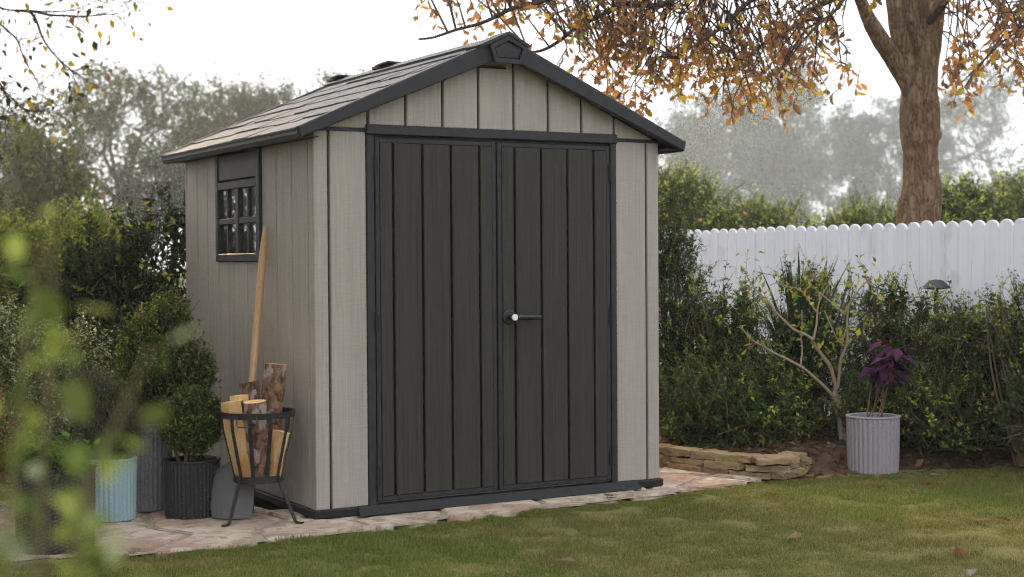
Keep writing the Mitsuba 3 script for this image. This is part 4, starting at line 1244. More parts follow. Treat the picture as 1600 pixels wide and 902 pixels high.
# fallen leaves on the lawn and the paving
FALL = [((2.142, -2.445), 'pale curled dry leaf near the bottom right of the lawn'), ((1.895, -2.743), 'pale dry leaf on the lawn nearest the bottom edge'), ((2.89, -1.784), 'dry leaf on the open lawn at the right'), ((2.98, -1.86), 'dark dry leaf next to another on the open lawn at the right'), ((3.281, -0.952), 'large crumpled brown leaf on the lawn in front of the bed'), ((2.568, -0.67), 'dark brown leaf on the lawn below the stone wall corner'),
        ((3.574, -0.812), 'dry leaf on the lawn in front of the lavender grey planter'), ((3.85, -0.55), 'curled leaf on the lawn just right of the lavender grey planter'), ((4.118, -0.78), 'dry leaf on the lawn edge at the far right'), ((3.202, -0.667), 'brown leaf on the lawn beyond the stone wall end'), ((1.719, -1.733), 'dark flat leaf on the middle of the lawn'), ((0.541, -1.693), 'brown leaf on the lawn in front of the doors'),
        ((1.776, -0.205), 'dry leaf on the paving in front of the right door')]
for k, ((x, y), lab) in enumerate(FALL):
    kk = thing('fallen_leaf', lab, 'leaf', 'fallen leaves on the grass and paving')
    z = 0.012 if k == 12 else float(lawn_z(np.array([x]), np.array([y]))[0]) + 0.030
    v, f, c = put_leaves(OAK, np.array([[x, y, z]]), np.array([[rng.normal(), rng.normal(), 0.02]]), np.array([[rng.normal() * 0.12, rng.normal() * 0.12, 1]]), rng.uniform(0.095, 0.14), pick(rng, 1, [(2, (0.30, 0.21, 0.15)), (2, (0.16, 0.09, 0.05)), (1, (0.40, 0.33, 0.27))]), np.array([rng.choice([-1.0, 1.0])]))
    obj('blade', (v, f), 'm_leaf', kk, color=c)

# ------------------------------------------------------------------ grass
PATCH = 0.42
KINDS = [('dry', 2600, 0.026, [(4, (0.232, 0.224, 0.074)), (3, (0.163, 0.188, 0.051)), (2, (0.352, 0.278, 0.125))]),
         ('mid', 2600, 0.028, [(4, (0.175, 0.189, 0.053)), (2, (0.258, 0.222, 0.074)), (1, (0.365, 0.256, 0.120))]),
         ('green', 2600, 0.032, [(4, (0.152, 0.200, 0.050)), (2, (0.205, 0.243, 0.063)), (1, (0.274, 0.230, 0.088))]),
         ('lush', 1300, 0.046, [(3, (0.209, 0.236, 0.065)), (2, (0.284, 0.298, 0.095)), (2, (0.151, 0.168, 0.048))])]
variants = {}
for ki, (nm, n, hgt, pal) in enumerate(KINDS):
    for vv in range(2):
        rng = np.random.default_rng(900 + ki * 10 + vv)
        if nm == 'lush':
            cen = rng.uniform(-0.5, 0.5, (5, 2)) * PATCH
            xy = cen[rng.choice(5, n)] + rng.normal(size=(n, 2)) * 0.035
        else:
            xy = rng.uniform(-0.55, 0.55, (n, 2)) * PATCH
        a = rng.uniform(0, 2 * np.pi, n)
        lean = rng.uniform(0.1, 1.1, n)
        dirs = unit(np.c_[np.cos(a) * lean, np.sin(a) * lean, np.ones(n)])
        v, f, c = put_leaves((BLADE[0] * [1, 1.0, 1], BLADE[1]), np.c_[xy, np.full(n, -0.006)], dirs, np.c_[np.cos(a), np.sin(a), 0 * a], hgt * rng.uniform(0.5, 1.3, n), pick(rng, n, pal))
        gk = f'tuft_{nm}_{"ab"[vv]}'
        scene[gk] = {'type': 'shapegroup', 'blades': ply((v, f), 'm_leaf', color=c)}
        variants[(nm, vv)] = gk
rng = np.random.default_rng(99)
labels['grass'] = {'label': 'short mown lawn grass with dry patches and greener tufts', 'category': 'grass', 'kind': 'stuff'}
k = 0


def set_patch(nm, x, y, s=1.0):
    global k
    k += 1
    z = float(lawn_z(np.array([x]), np.array([y]))[0])
    scene[f'grass__{k:03d}'] = {'type': 'instance', 'shapegroup': {'type': 'ref', 'id': variants[(nm, int(rng.integers(2)))]},
                                'to_world': T().translate([x, y, z]).rotate([0, 0, 1], float(rng.uniform(0, 360))).scale([s, s, s * rng.uniform(0.8, 1.15)])}


STEP = 0.30
for x in np.arange(-3.2, 6.0, STEP):
    for y in np.arange(-4.6, 0.4, STEP):
        xx, yy = x + rng.uniform(-0.05, 0.05), y + rng.uniform(-0.05, 0.05)
        q_ = np.array([xx, yy, 0]) - EYE
        s_, d_ = q_ @ RH, q_ @ FH
        if d_ < 5.6 or abs(s_) > d_ * 0.34 + 1.2 or yy > edge_y(xx) - 0.22:
            continue
        nz = meshkit.fbm(np.array([[xx * 0.9, yy * 0.9, 0.0]]), 3)[0] + rng.normal() * 0.05
        near = edge_y(xx) - yy < 0.5
        set_patch('dry' if nz < 0.46 else 'mid' if nz < 0.57 else 'green', xx, yy)
        if rng.random() < 0.09:
            set_patch('lush', xx, yy, rng.uniform(0.5, 0.9))
for x in np.arange(-3.2, 5.2, 0.085):                               # small tufts creeping over the edge
    s = rng.uniform(0.22, 0.42)
    set_patch(rng.choice(['green', 'mid', 'green']), x, edge_y(x) - 0.09 + rng.normal() * 0.025, s)
    if rng.random() < 0.5:
        set_patch('lush', x, edge_y(x) - 0.08 + rng.normal() * 0.03, rng.uniform(0.3, 0.5))

# ------------------------------------------------------------------ oak
oak = thing('oak_tree', 'large oak with thick brown trunk behind the fence and orange brown autumn leaves', 'tree')
OD = 15.0
rng = np.random.default_rng(101)


def big_limb(pts, rads, name, sides=26, rough=0.05):
    from scipy.interpolate import CubicSpline, PchipInterpolator
    q_ = np.array([P(*p_) for p_ in pts])
    n_ = len(q_)
    m_ = n_ * 10
    t = np.linspace(0, n_ - 1, m_)
    c_ = CubicSpline(np.arange(n_), q_)(t)
    r_ = PchipInterpolator(np.arange(n_), rads)(t)
    v, f = tube(c_, r_, sides)
    body = v[:m_ * sides].reshape(m_, sides, 3)
    dirs = unit(body - c_[:, None])
    nn_ = meshkit.fbm(np.stack([body[..., 0] * 5, body[..., 1] * 5, body[..., 2] * 2.2], -1), 3) - 0.5
    v[:m_ * sides] = (body + dirs * (nn_ * rough * 3.0 * np.minimum(r_[:, None], 0.25) / 0.25)[..., None]).reshape(-1, 3)
    obj(name, trimesh.Trimesh(v, f, process=False), 'm_trunk', oak, smooth=True)


big_limb([(3.98, OD, -0.2), (3.99, OD, 0.8), (4.011, OD, 1.674), (4.04, OD, 1.95), (4.05, OD, 2.15), (4.046, OD, 2.40), (4.055, OD, 2.68), (4.05, OD, 2.95), (4.045, OD, 3.15), (4.10, OD, 3.52), (4.141, OD, 3.9), (4.2, OD, 4.6), (4.3, OD, 5.6)],
         [0.26, 0.22, 0.196, 0.194, 0.178, 0.170, 0.184, 0.176, 0.180, 0.166, 0.168, 0.15, 0.11], 'trunk', 40)
big_limb([(4.00, OD - 0.03, 2.80), (3.96, OD - 0.06, 3.02), (3.811, OD - 0.1, 3.237), (3.622, OD - 0.2, 3.459), (3.464, OD - 0.3, 3.681), (3.339, OD - 0.4, 3.90), (3.1, OD - 0.6, 4.2)], [0.11, 0.115, 0.092, 0.078, 0.062, 0.052, 0.045], 'limb', 18)
big_limb([(4.0, OD, 2.86), (3.95, OD - 0.04, 3.13), (3.875, OD - 0.06, 3.394), (3.825, OD - 0.08, 3.647), (3.80, OD - 0.1, 3.90), (3.72, OD - 0.1, 4.5), (3.5, OD - 0.3, 5.2)], [0.09, 0.112, 0.106, 0.103, 0.10, 0.085, 0.06], 'limb', 18)
big_limb([(4.06, OD - 0.05, 3.10), (4.01, OD - 0.13, 3.43), (3.93, OD - 0.18, 3.68), (3.885, OD - 0.2, 3.95), (3.8, OD - 0.3, 4.6)], [0.075, 0.068, 0.062, 0.058, 0.045], 'limb', 14)
for s_, z_, r_ in ((3.885, 1.60, 0.080), (4.195, 2.56, 0.048), (3.905, 1.95, 0.045), (4.06, 1.78, 0.022), (3.91, 2.58, 0.040)):
    m = trimesh.creation.icosphere(3, 1.0)
    v_ = np.array(m.vertices) * [1, 0.8, 1.15] * r_
    v_ += unit(v_) * (meshkit.fbm(v_ / r_ * 1.5, 3)[:, None] - 0.5) * 0.3 * r_
    kn = obj('knot', trimesh.Trimesh(P(s_, OD - 0.16 + 0.45 * abs(s_ - 4.05), z_) + v_, m.faces, process=False), 'm_trunk', oak, smooth=True)
    sc = trimesh.creation.icosphere(2, 1.0)
    scv = P(s_, OD - 0.16 + 0.45 * abs(s_ - 4.05), z_) + np.array(sc.vertices) * r_ * [0.5, 0.5, 0.62] - FH * r_ * 0.42
    obj('scar', trimesh.Trimesh(scv, sc.faces, process=False), 'm_matt', kn, smooth=True, color=(0.22, 0.145, 0.09))
MAIN = [[(3.1, 14.4, 4.2), (2.2, 14.0, 4.0), (1.6, 13.7, 3.72), (1.25, 13.5, 3.64), (0.9, 13.5, 3.60), (0.55, 13.45, 3.33), (0.30, 13.4, 3.24), (0.05, 13.3, 3.20)],
        [(3.1, 14.4, 4.2), (2.0, 13.6, 4.3), (1.0, 13.1, 4.05), (0.45, 13.0, 3.66), (0.1, 12.9, 3.47), (-0.3, 12.9, 3.35), (-0.75, 12.8, 3.25)],
        [(3.5, 14.7, 5.2), (2.6, 14.4, 4.8), (1.7, 14.8, 4.5), (0.9, 15.0, 4.2), (0.3, 15.2, 3.9)],
        [(3.72, 14.9, 4.5), (3.2, 13.9, 4.4), (2.6, 13.2, 4.0), (2.1, 12.9, 3.55), (1.7, 12.8, 3.25), (1.4, 12.7, 3.0)],
        [(3.8, 14.7, 4.6), (3.4, 13.6, 4.2), (3.0, 12.9, 3.75), (2.6, 12.6, 3.35)],
        [(3.339, 14.6, 3.9), (2.9, 14.9, 3.75), (2.5, 15.1, 3.45), (2.2, 15.2, 3.15)],
        [(4.3, 15.0, 5.6), (4.6, 14.4, 4.8), (4.7, 14.0, 4.1), (4.75, 13.7, 3.5)],
        [(4.2, 15.0, 4.6), (4.6, 15.3, 4.2), (5.0, 15.3, 3.8), (5.2, 15.2, 3.3)],
        [(4.1, 14.9, 3.6), (4.3, 14.0, 4.0), (4.2, 13.4, 4.0), (3.9, 13.2, 3.9)]]
paths = []
from scipy.interpolate import CubicSpline
for pl in MAIN:
    q_ = np.array([P(*p_) for p_ in pl])
    c_ = CubicSpline(np.arange(len(q_)), q_)(np.linspace(0, len(q_) - 1, len(q_) * 6))
    c_ += (np.stack([meshkit.noise(c_ * 3 + k_) for k_ in (1.1, 5.3, 9.7)], -1) - 0.5) * 0.12
    obj('branch', trimesh.Trimesh(*tube(c_, np.linspace(0.040, 0.009, len(c_)), 8), process=False), 'm_matt', oak, smooth=True, color=(0.075, 0.055, 0.042))
    paths.append(c_)
allp = np.vstack(paths)
ENV = np.array([(-0.9, 3.42), (-0.78, 3.36), (-0.5, 3.36), (-0.27, 3.16), (-0.04, 3.30), (0.30, 3.22), (0.47, 2.96), (0.70, 2.93), (0.87, 2.80), (1.15, 2.60), (1.38, 2.70), (1.5, 2.87), (1.66, 2.90), (1.89, 2.58), (2.18, 2.55), (2.46, 2.60), (2.63, 2.75), (2.86, 2.86), (3.03, 2.62), (3.2, 3.05), (3.43, 2.95), (3.6, 3.1), (3.83, 3.2), (3.90, 2.62), (4.0, 2.55), (4.17, 2.84), (4.34, 2.9), (4.57, 2.85), (5.2, 2.8)])
nt = 760
ts = np.r_[rng.uniform(-0.3, 3.6, int(nt * 0.80)), rng.uniform(3.75, 5.1, nt - int(nt * 0.80))]
thin = (ts > 3.3) & (ts < 3.75)
den = np.interp(ts, [-0.4, 0.25, 0.6, 2.6, 2.95, 3.05, 3.82, 3.9, 4.5], [0.22, 0.5, 1, 1, 0.55, 0.06, 0.06, 0.8, 0.9])
ts = ts[rng.random(len(ts)) < den]
ts = np.r_[ts, rng.uniform(-0.85, -0.25, 16)]
zl = np.interp(ts, ENV[:, 0], ENV[:, 1])
td = np.where(ts < 3.75, rng.uniform(12.6, 15.0, len(ts)), rng.uniform(12.9, 15.4, len(ts)))
ts_w = ts * td / 13.5
zl = 1.35 + (zl - 1.35) * td / 13.5
lenw = rng.uniform(0.22, 0.55, len(ts))
z0 = zl + np.minimum(rng.uniform(0, 1, len(ts)) ** 1.2 * 1.35, np.interp(ts, [-0.9, -0.2, 0.4, 5], [0.35, 0.6, 1.35, 1.35])) + lenw * 0.8
st = np.array([P(a, b, c) for a, b, c in zip(ts_w, td, z0)])
dn = unit(np.c_[rng.normal(size=(len(ts), 2)) * 0.55, -np.ones(len(ts))])
en = st + dn * lenw[:, None]
md = (st + en) / 2 + rng.normal(size=(len(ts), 3)) * 0.06
g = Geo()
tv, tf = tubes(st, md, en, np.full(len(ts), 0.006), np.full(len(ts), 0.0025), 4)
g.add(tv, tf, (0.085, 0.060, 0.045))
dist = ((st[:, None] - allp[None]) ** 2).sum(-1)
src = allp[dist.argmin(1)]
m2 = (src + st) / 2 + [0, 0, 0.12] + rng.normal(size=st.shape) * 0.05
tv, tf = tubes(src, m2, st, np.full(len(ts), 0.011), np.full(len(ts), 0.006), 4)
g.add(tv, tf, (0.080, 0.058, 0.044))
obj('twig', g, 'm_matt', oak, kind='stuff')
per = 9
t = np.linspace(0.05, 1.0, per)[None] + rng.normal(size=(len(ts), per)) * 0.06
pos = (1 - t)[..., None] ** 2 * st[:, None] + (2 * t * (1 - t))[..., None] * md[:, None] + (t * t)[..., None] * en[:, None]
pos = pos.reshape(-1, 3)
n = len(pos)
dirs = unit(rng.normal(size=(n, 3)) * [0.8, 0.8, 0.5] + [0, 0, -0.75])
low = np.repeat(z0 - zl, per)
OAKC = [(5, (0.325, 0.181, 0.094)), (4, (0.442, 0.225, 0.094)), (3, (0.195, 0.115, 0.068)), (2, (0.598, 0.300, 0.088)), (0.8, (0.780, 0.525, 0.066)), (0.35, (0.390, 0.425, 0.077))]
OAKL = [(3, (0.494, 0.250, 0.094)), (3, (0.676, 0.338, 0.094)), (2, (0.286, 0.163, 0.083)), (1.6, (0.800, 0.575, 0.066))]
col = np.where((low < 0.55)[:, None], pick(rng, n, OAKL), pick(rng, n, OAKC))
v, f, c = put_leaves(OAK, pos, dirs, unit(rng.normal(size=(n, 3))), rng.uniform(0.06, 0.118, n), col, rng.uniform(-2.0, 3.0, n))
nv = len(OAK[0])
lv, lc = v.reshape(-1, nv, 3), c.reshape(-1, nv, 3)
q_ = lv.mean(1) - EYE
dd = q_ @ FH
inview = (np.abs(q_ @ RH) < dd * 0.338) & (q_[:, 2] < dd * 0.168)
order = np.argsort(dd + 100 * ~inview)
for i_ in order[:290]:
    obj('leaf', (lv[i_], OAK[1]), 'm_autumn_leaf', oak, color=lc[i_])
keep = np.sort(order[290:])
obj('crown', (lv[keep].reshape(-1, 3), (OAK[1][None] + (np.arange(len(keep)) * nv)[:, None, None]).reshape(-1, 3)), 'm_autumn_leaf', oak, color=lc[keep].reshape(-1, 3), kind='stuff')

# ------------------------------------------------------------------ citrus hedge bushes behind the fence
CIT = [(4, (0.128, 0.177, 0.051)), (3, (0.192, 0.240, 0.061)), (2, (0.080, 0.117, 0.044))]
CITT = [(3, (0.480, 0.516, 0.112)), (2, (0.624, 0.600, 0.154)), (2, (0.288, 0.372, 0.084))]
CB = [('rounded citrus bush nearest the shed behind the fence', [(2.75, 23, 1.35, 0.95, None, 1.35), (2.5, 23, 2.1, 0.6, None, 0.75)], 111),
      ('lower citrus bush with orange fruits behind the fence', [(4.1, 23.5, 1.1, 1.0, None, 1.1), (3.8, 23.5, 1.6, 0.7, None, 0.65)], 112),
      ('low citrus bush left of the oak trunk behind the fence', [(5.4, 22.5, 1.1, 0.95, None, 1.15), (5.0, 22.5, 1.5, 0.6, None, 0.55)], 113),
      ('tall citrus bush just right of the oak trunk', [(6.75, 22, 1.2, 0.75, None, 1.25), (6.5, 22, 1.95, 0.45, None, 0.6)], 114),
      ('broad citrus bush at the far right behind the fence', [(7.7, 22.5, 1.3, 1.0, None, 1.4), (8.2, 22.5, 1.6, 0.9, None, 1.2)], 115)]
for lab, ls, sd in CB:
    key = shrub('citrus_bush', lab, 'bush', lob(*ls), 2200, 0.45, 12, 0.085, CIT, group='citrus bushes behind the fence', seed=sd, up=0.5, tip=(0.5, CITT, 0.6), stem=0.005, inner=0.4)
    rng = np.random.default_rng(sd)
    for _ in range(3 if sd in (111, 112) else 0):
        c_ = P(ls[0][0] + rng.uniform(-0.8, 0.8), ls[0][1] - ls[0][3] * 0.9, rng.uniform(1.55, 2.1))
        m = trimesh.creation.icosphere(2, 0.034); m.apply_translation(c_)
        obj('fruit', m, 'm_paint', key, smooth=True, color=(0.42, 0.16, 0.05))

# ------------------------------------------------------------------ left border
BIG = [(4, (0.026, 0.045, 0.021)), (3, (0.038, 0.061, 0.025)), (2, (0.018, 0.030, 0.017)), (0.6, (0.072, 0.098, 0.030))]
shrub('broad_leaved_shrub', 'dark glossy broad leaved shrub filling the gap left of the shed', 'shrub', lob((-2.62, 10.05, 0.80, 0.52, None, 0.80), (-2.42, 10.10, 1.35, 0.38, None, 0.48), (-2.80, 10.0, 1.20, 0.34, None, 0.45), (-2.20, 10.20, 1.58, 0.18, None, 0.34)), 520, 0.31, 11, 0.072, BIG, seed=121, bsdf='m_gloss_leaf', up=0.6, tip=(0.10, YOUNG, 0.7), stem=0.004, singles=280)
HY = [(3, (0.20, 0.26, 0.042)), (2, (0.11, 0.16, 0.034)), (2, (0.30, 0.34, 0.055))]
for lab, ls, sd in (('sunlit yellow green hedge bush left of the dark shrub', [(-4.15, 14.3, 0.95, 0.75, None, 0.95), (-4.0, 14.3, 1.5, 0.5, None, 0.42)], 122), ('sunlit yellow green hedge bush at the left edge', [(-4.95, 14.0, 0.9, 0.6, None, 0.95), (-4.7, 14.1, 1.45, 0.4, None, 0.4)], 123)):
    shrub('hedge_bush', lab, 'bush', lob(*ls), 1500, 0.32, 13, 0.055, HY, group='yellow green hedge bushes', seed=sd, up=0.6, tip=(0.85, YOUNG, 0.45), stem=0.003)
shrub('dark_hedge_bush', 'dark green bush below the yellow green hedge at the left', 'bush', lob((-3.55, 11.8, 0.65, 0.62, None, 0.75), (-3.95, 11.6, 0.8, 0.5, None, 0.75)), 1300, 0.3, 12, 0.06, GREEN, seed=124, up=0.5, stem=0.003)
VAR = [(4, (0.50, 0.53, 0.29)), (3, (0.28, 0.34, 0.13)), (2, (0.09, 0.13, 0.045)), (1.5, (0.62, 0.61, 0.43))]
shrub('variegated_shrub', 'pale variegated shrub with small cream edged leaves at the left', 'shrub', lob((-2.75, 8.7, 0.45, 0.40, None, 0.45), (-2.56, 8.7, 0.82, 0.22, None, 0.25), (-2.90, 8.7, 0.90, 0.25, None, 0.24), (-2.38, 8.6, 0.45, 0.20, None, 0.35)), 1100, 0.24, 16, 0.033, VAR, seed=125, up=0.9, tmpl=LEAF, stem=0.0018, inner=0.35)
shrub('drooping_shrub', 'tall shrub with long drooping leaves at the left edge', 'shrub', lob((-3.45, 9.6, 1.25, 0.32, None, 0.50), (-3.4, 9.6, 0.7, 0.3, None, 0.6)), 240, 0.26, 10, 0.11, [(3, (0.10, 0.13, 0.035)), (2, (0.20, 0.19, 0.05)), (2, (0.05, 0.075, 0.025))], seed=126, tmpl=LONG, up=-0.2, stem=0.003, singles=60)
shrub('red_leaved_shrub', 'small shrub with reddish young leaves at the left edge', 'shrub', lob((-2.72, 7.6, 0.45, 0.22, None, 0.40)), 180, 0.2, 10, 0.04, [(2, (0.25, 0.08, 0.03)), (3, (0.07, 0.10, 0.03))], seed=127, up=0.6)

# ------------------------------------------------------------------ overhanging branch, top left
ob = thing('young_tree', 'young tree beyond the left edge whose thin twigs with yellow leaves hang in', 'tree')
OBD = 6.0
rng = np.random.default_rng(131)
TW = (0.060, 0.042, 0.040)


def spl(pts, m=5):
    q_ = np.array([P(*p_) for p_ in pts])
    return CubicSpline(np.arange(len(q_)), q_)(np.linspace(0, len(q_) - 1, len(q_) * m))


obj('trunk', trimesh.Trimesh(*tube(spl([(-3.15, 6.1, -0.05), (-3.13, 6.1, 1.0), (-3.05, 6.05, 2.0), (-2.95, 6.0, 2.7), (-2.8, 6.0, 3.4)]), np.linspace(0.05, 0.025, 25), 12), process=False), 'm_trunk', ob, smooth=True)
BR = [[(-3.0, 6.0, 2.3), (-2.5, 6.0, 2.42), (-2.15, 6.0, 2.395), (-2.0, 6.0, 2.365), (-1.864, 6.0, 2.345), (-1.75, 6.0, 2.36), (-1.623, 6.0, 2.385)],
      [(-1.95, 6.0, 2.352), (-1.80, 5.98, 2.325), (-1.70, 5.95, 2.315), (-1.60, 5.95, 2.325), (-1.52, 5.93, 2.30)],
      [(-2.4, 6.0, 2.41), (-2.1, 6.05, 2.36), (-1.98, 6.05, 2.25), (-1.93, 6.05, 2.15), (-1.88, 6.05, 2.06)],
      [(-2.95, 6.0, 2.5), (-2.3, 5.9, 2.2), (-2.05, 5.9, 2.08), (-1.95, 5.9, 1.98), (-1.86, 5.9, 1.945), (-1.78, 5.9, 1.94)],
      [(-2.3, 6.0, 2.3), (-2.08, 5.95, 2.22), (-2.01, 5.95, 2.08), (-1.99, 5.95, 1.98), (-1.985, 5.95, 1.90)],
      [(-1.90, 6.0, 2.345), (-1.85, 6.0, 2.27), (-1.80, 6.0, 2.20), (-1.74, 6.0, 2.13), (-1.73, 6.0, 2.10)],
      [(-2.05, 6.0, 2.38), (-1.95, 5.9, 2.42), (-1.8, 5.9, 2.44), (-1.62, 5.9, 2.40), (-1.50, 5.9, 2.36)]]
tw_pts = []
g = Geo()
for b_ in BR:
    c_ = spl(b_, 6)
    c_ += (np.stack([meshkit.noise(c_ * 8 + k_) for k_ in (1.1, 5.3, 9.7)], -1) - 0.5) * 0.05
    obj('branch', trimesh.Trimesh(*tube(c_, np.linspace(0.0055, 0.0011, len(c_)), 7), process=False), 'm_matt', ob, smooth=True, color=TW)
    tw_pts.append(c_[len(c_) // 3:])
tw_pts = np.vstack(tw_pts)
k_ = rng.choice(len(tw_pts), 230)
st = tw_pts[k_]
en = st + unit(rng.normal(size=(230, 3)) + RH * 0.6 + [0, 0, -0.45]) * rng.uniform(0.05, 0.2, (230, 1))
tv, tf = tubes(st, (st + en) / 2 + rng.normal(size=st.shape) * 0.012, en, np.full(230, 0.0014), np.full(230, 0.0007), 4)
g.add(tv, tf, TW)
obj('twig', g, 'm_matt', ob)
for i_ in range(230):
    if rng.random() < 0.88:
        v, f, c = put_leaves(LEAF, en[i_:i_ + 1], rng.normal(size=(1, 3)) * 0.6 + [0, 0, -0.8], rng.normal(size=(1, 3)), rng.uniform(0.026, 0.046), pick(rng, 1, [(4, (0.050, 0.058, 0.026)), (3, (0.55, 0.38, 0.04)), (2, (0.30, 0.27, 0.05)), (1, (0.28, 0.12, 0.05))]))
        obj('leaf', (v, f), 'm_leaf', ob, color=c)

# ------------------------------------------------------------------ out of focus young shrub close to the camera
fg = thing('near_shrub', 'blurred slender shrub with light green leaves close to the camera at the left', 'shrub')
rng = np.random.default_rng(141)
stems = [[(-0.42, 1.25, -0.03), (-0.41, 1.25, 0.6), (-0.39, 1.23, 1.05), (-0.375, 1.22, 1.24), (-0.365, 1.2, 1.40)],
         [(-0.40, 1.2, -0.03), (-0.375, 1.2, 0.6), (-0.355, 1.18, 1.0), (-0.33, 1.17, 1.17), (-0.275, 1.15, 1.285)],
         [(-0.38, 1.15, -0.03), (-0.36, 1.15, 0.6), (-0.34, 1.13, 0.98), (-0.325, 1.12, 1.12), (-0.315, 1.1, 1.2)],
         [(-0.46, 1.3, -0.03), (-0.45, 1.3, 0.6), (-0.44, 1.3, 1.0), (-0.425, 1.3, 1.22), (-0.405, 1.3, 1.37)],
         [(-0.39, 1.1, -0.03), (-0.385, 1.1, 0.6), (-0.375, 1.08, 0.98), (-0.365, 1.06, 1.12), (-0.36, 1.05, 1.20)]]
for sp_ in stems:
    c_ = spl(sp_, 6)
    obj('stem', trimesh.Trimesh(*tube(c_, np.linspace(0.006, 0.0016, len(c_)), 8), process=False), 'm_matt', fg, smooth=True, color=(0.16, 0.14, 0.07))
    hi = c_[c_[:, 2] > 0.95]
    for j_ in range(22):
        p_ = hi[rng.integers(len(hi))] + rng.normal(size=3) * 0.014
        v, f, c = put_leaves(ROUND, p_[None], rng.normal(size=(1, 3)) + [0, 0, 0.35], rng.normal(size=(1, 3)) * 0.5 + [0, 0, 1], rng.uniform(0.019, 0.038), pick(rng, 1, [(3, (0.27, 0.32, 0.07)), (3, (0.14, 0.18, 0.05)), (2, (0.44, 0.45, 0.11)), (0.7, (0.34, 0.36, 0.22))]))
        obj('leaf', (v, f), 'm_leaf', fg, color=c)

# ------------------------------------------------------------------ background trees
LT = [(4, (0.060, 0.076, 0.020)), (3, (0.084, 0.093, 0.025)), (2, (0.041, 0.056, 0.017)), (1, (0.144, 0.137, 0.032))]
LT2 = [(4, (0.049, 0.068, 0.019)), (3, (0.068, 0.080, 0.025)), (1, (0.114, 0.101, 0.032))]
gl = 'trees beyond the left border'
LT3 = [(4, (0.030, 0.044, 0.018)), (3, (0.042, 0.058, 0.022)), (1, (0.08, 0.08, 0.03))]
LEFT = [
    ('bushy tree with reddish yellow leaves nearest at the left edge', (-9.6, 30, 0), 4.5, 1.75, 201, [(4, (0.085, 0.105, 0.035)), (1.2, (0.16, 0.11, 0.05)), (3, (0.06, 0.078, 0.03)), (1, (0.22, 0.21, 0.05))], 0.12, 9000, dict(trunk_h=0.25, dense=0.95, lobes=9, low=0.05)),
    ('slender open tree with a visible forked trunk left of the shed', (-23.6, 88, 0), 13.2, 4.2, 202, LT, 0.24, 8750, dict(trunk_h=0.38, dense=0.40, lobes=8, trunk_r=0.28)),
    ('rounded tree with a tall pale crown left of the shed roof', (-19.6, 92, 0), 13.4, 3.6, 203, LT, 0.24, 8125, dict(trunk_h=0.4, dense=0.6, lobes=8)),
    ('open tree just left of the roof slope', (-15.6, 94, 0), 12.6, 3.5, 204, LT2, 0.24, 7500, dict(trunk_h=0.42, dense=0.45, lobes=8)),
    ('thin crowned tree rising behind the middle of the roof slope', (-12.6, 96, 0), 12.9, 3.2, 205, LT2, 0.24, 6250, dict(trunk_h=0.42, dense=0.35, lobes=7)),
    ('hazy thin tree behind the upper roof slope', (-10.2, 100, 0), 13.2, 2.8, 206, LT2, 0.24, 5625, dict(trunk_h=0.42, dense=0.35, lobes=7)),
    ('dense dark tree at the left edge behind the bushy one', (-28.5, 84, 0), 10.5, 4.5, 207, LT3, 0.26, 9000, dict(trunk_h=0.3, dense=0.9, lobes=9, low=0.15)),
    ('dense lower tree in front of the slender open tree', (-21.0, 80, 0), 8.2, 3.6, 208, LT3, 0.24, 9375, dict(trunk_h=0.25, dense=0.92, lobes=9, low=0.08)),
    ('dense lower tree left of the shed wall', (-16.6, 82, 0), 8.4, 3.6, 209, LT3, 0.24, 9375, dict(trunk_h=0.25, dense=0.92, lobes=9, low=0.08)),
    ('dense lower tree behind the shed', (-12.5, 84, 0), 8.6, 3.6, 210, LT3, 0.24, 8750, dict(trunk_h=0.25, dense=0.92, lobes=9, low=0.08)),
    ('dark low tree filling the gap below the slender tree', (-24.5, 76, 0), 7.2, 3.4, 211, LT3, 0.24, 9375, dict(trunk_h=0.22, dense=0.94, lobes=9, low=0.05))]
for lab, (s_, d_, z_), h_, r_, sd, pal, lf, nl_, kw in LEFT:
    tree('background_tree', lab, P(s_, d_, -0.6 if d_ > 40 else -0.1), h_ + 0.6, r_, sd, pal, lf, nl_, group=gl, **kw)
RT_ = [(4, (0.020, 0.052, 0.034)), (3, (0.030, 0.066, 0.038)), (2, (0.016, 0.040, 0.028))]
RTB = [(4, (0.045, 0.062, 0.038)), (3, (0.07, 0.078, 0.045))]
gr_ = 'hazy trees beyond the fence'
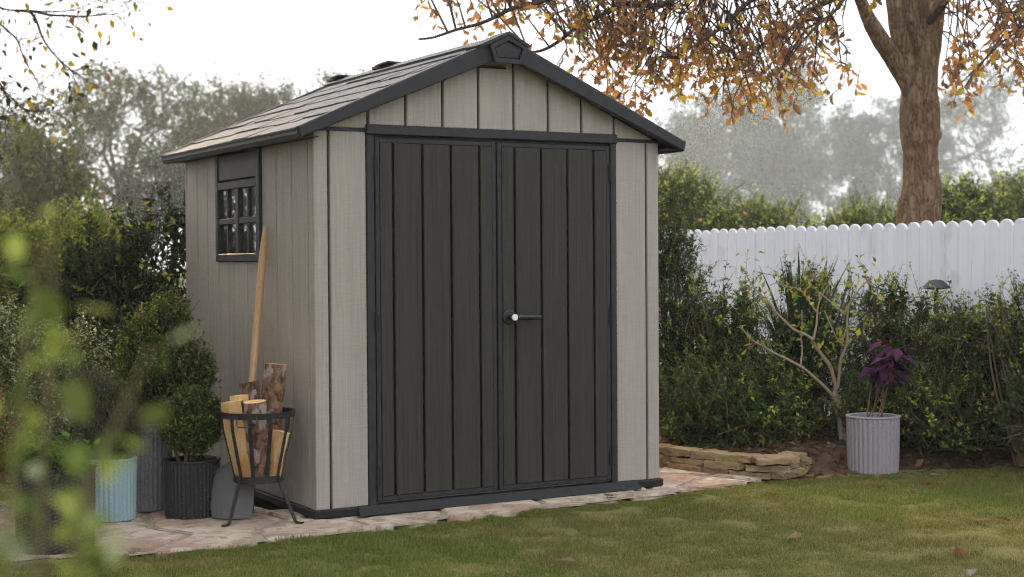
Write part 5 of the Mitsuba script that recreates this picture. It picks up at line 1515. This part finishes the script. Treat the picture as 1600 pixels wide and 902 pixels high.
RIGHT = [
    ('pale hazy tree right beside the shed roof corner', (33.3, 287, 0), 27.4, 10.8, 221, RTB, 0.71, 8185, dict(dense=0.8, low=0.05)),
    ('tall hazy tree left of the highest pair behind the oak leaves', (41.9, 318, 0), 38.9, 11.6, 222, RT_, 0.72, 16370, dict(dense=0.93, low=0.05, lobes=9)),
    ('tallest hazy tree in the middle between shed and oak trunk', (58.1, 318, 0), 44.2, 14.0, 223, RT_, 0.72, 21407, dict(dense=0.94, low=0.05, lobes=11)),
    ('broad dark hazy tree low in front of the tallest one', (53.5, 294, 0), 25.6, 13.2, 224, RT_, 0.71, 17629, dict(dense=0.95, low=0.02, lobes=10)),
    ('hazy tree touching the left side of the oak trunk', (70.5, 302, 0), 31.8, 10.1, 225, RT_, 0.71, 16370, dict(dense=0.92, low=0.04, lobes=9)),
    ('pale bare branched hazy tree at the right edge', (94.5, 294, 0), 38.0, 12.4, 226, RTB, 0.65, 5666, dict(dense=0.35, low=0.2, lobes=8, trunk_r=0.4, depth=5)),
    ('hazy leafy tree right of the oak trunk', (84.5, 318, 0), 39.8, 10.1, 227, RT_, 0.71, 11333, dict(dense=0.85, low=0.1, lobes=8)),
    ('low pale hazy tree at the foot of the bare branched one', (89.9, 271, 0), 16.8, 10.8, 228, RTB, 0.65, 8814, dict(dense=0.93, low=0.0, lobes=9)),
    ('low dark hazy tree right of the shed', (37.2, 264, 0), 15.9, 10.8, 229, RT_, 0.65, 8814, dict(dense=0.95, low=0.0, lobes=9))]
for lab, (s_, d_, z_), h_, r_, sd, pal, lf, nl_, kw in RIGHT:
    tree('hazy_tree', lab, P(s_, d_, -0.6), h_ + 0.6, r_, sd, pal, lf, nl_, group=gr_, **kw)

# tall screen of trees along the garden's left side, beyond the frame: it keeps the light off the side wall
for lab, (s_, d_, z_), h_, r_, sd in (('tall garden tree beyond the left edge near the lawn', (-4.1, 4.6, 0), 9.5, 1.8, 241), ('tall garden tree beyond the left edge beside the paving', (-4.95, 7.1, 0), 10.0, 1.85, 242), ('tall garden tree beyond the left edge behind the shrubs', (-5.75, 9.6, 0), 9.5, 1.8, 243)):
    tree('garden_tree', lab, P(s_, d_, -0.08), h_, r_, sd, LT2, 0.13, 16000, group='tall trees along the left side of the garden', trunk_h=0.25, dense=0.94, lobes=11, low=0.0)

for lab, (s_, d_), h_, sd in (('leafy tree far beyond the left edge that the window panes mirror', (-22.5, 27.5), 5.2, 244), ('second leafy tree far beyond the left edge that the window panes mirror', (-27.5, 31.0), 4.6, 245)):
    tree('mirrored_tree', lab, P(s_, d_, -0.1), h_, 2.3, sd, LT, 0.16, 1700, group='trees mirrored in the shed window', trunk_h=0.25, dense=0.8, lobes=8, low=0.1)

# ------------------------------------------------------------------ haze
HZ0, HZ1 = -4.0, 40.0
scene['haze'] = {'type': 'cube', 'to_world': T().translate([0, 60, (HZ0 + HZ1) / 2]).scale([430, 430, (HZ1 - HZ0) / 2]), 'bsdf': {'type': 'null'}, 'interior': {'type': 'ref', 'id': 'air'}}
labels['haze'] = {'kind': 'stuff', 'label': 'pale morning haze hanging over the whole garden', 'category': 'haze'}
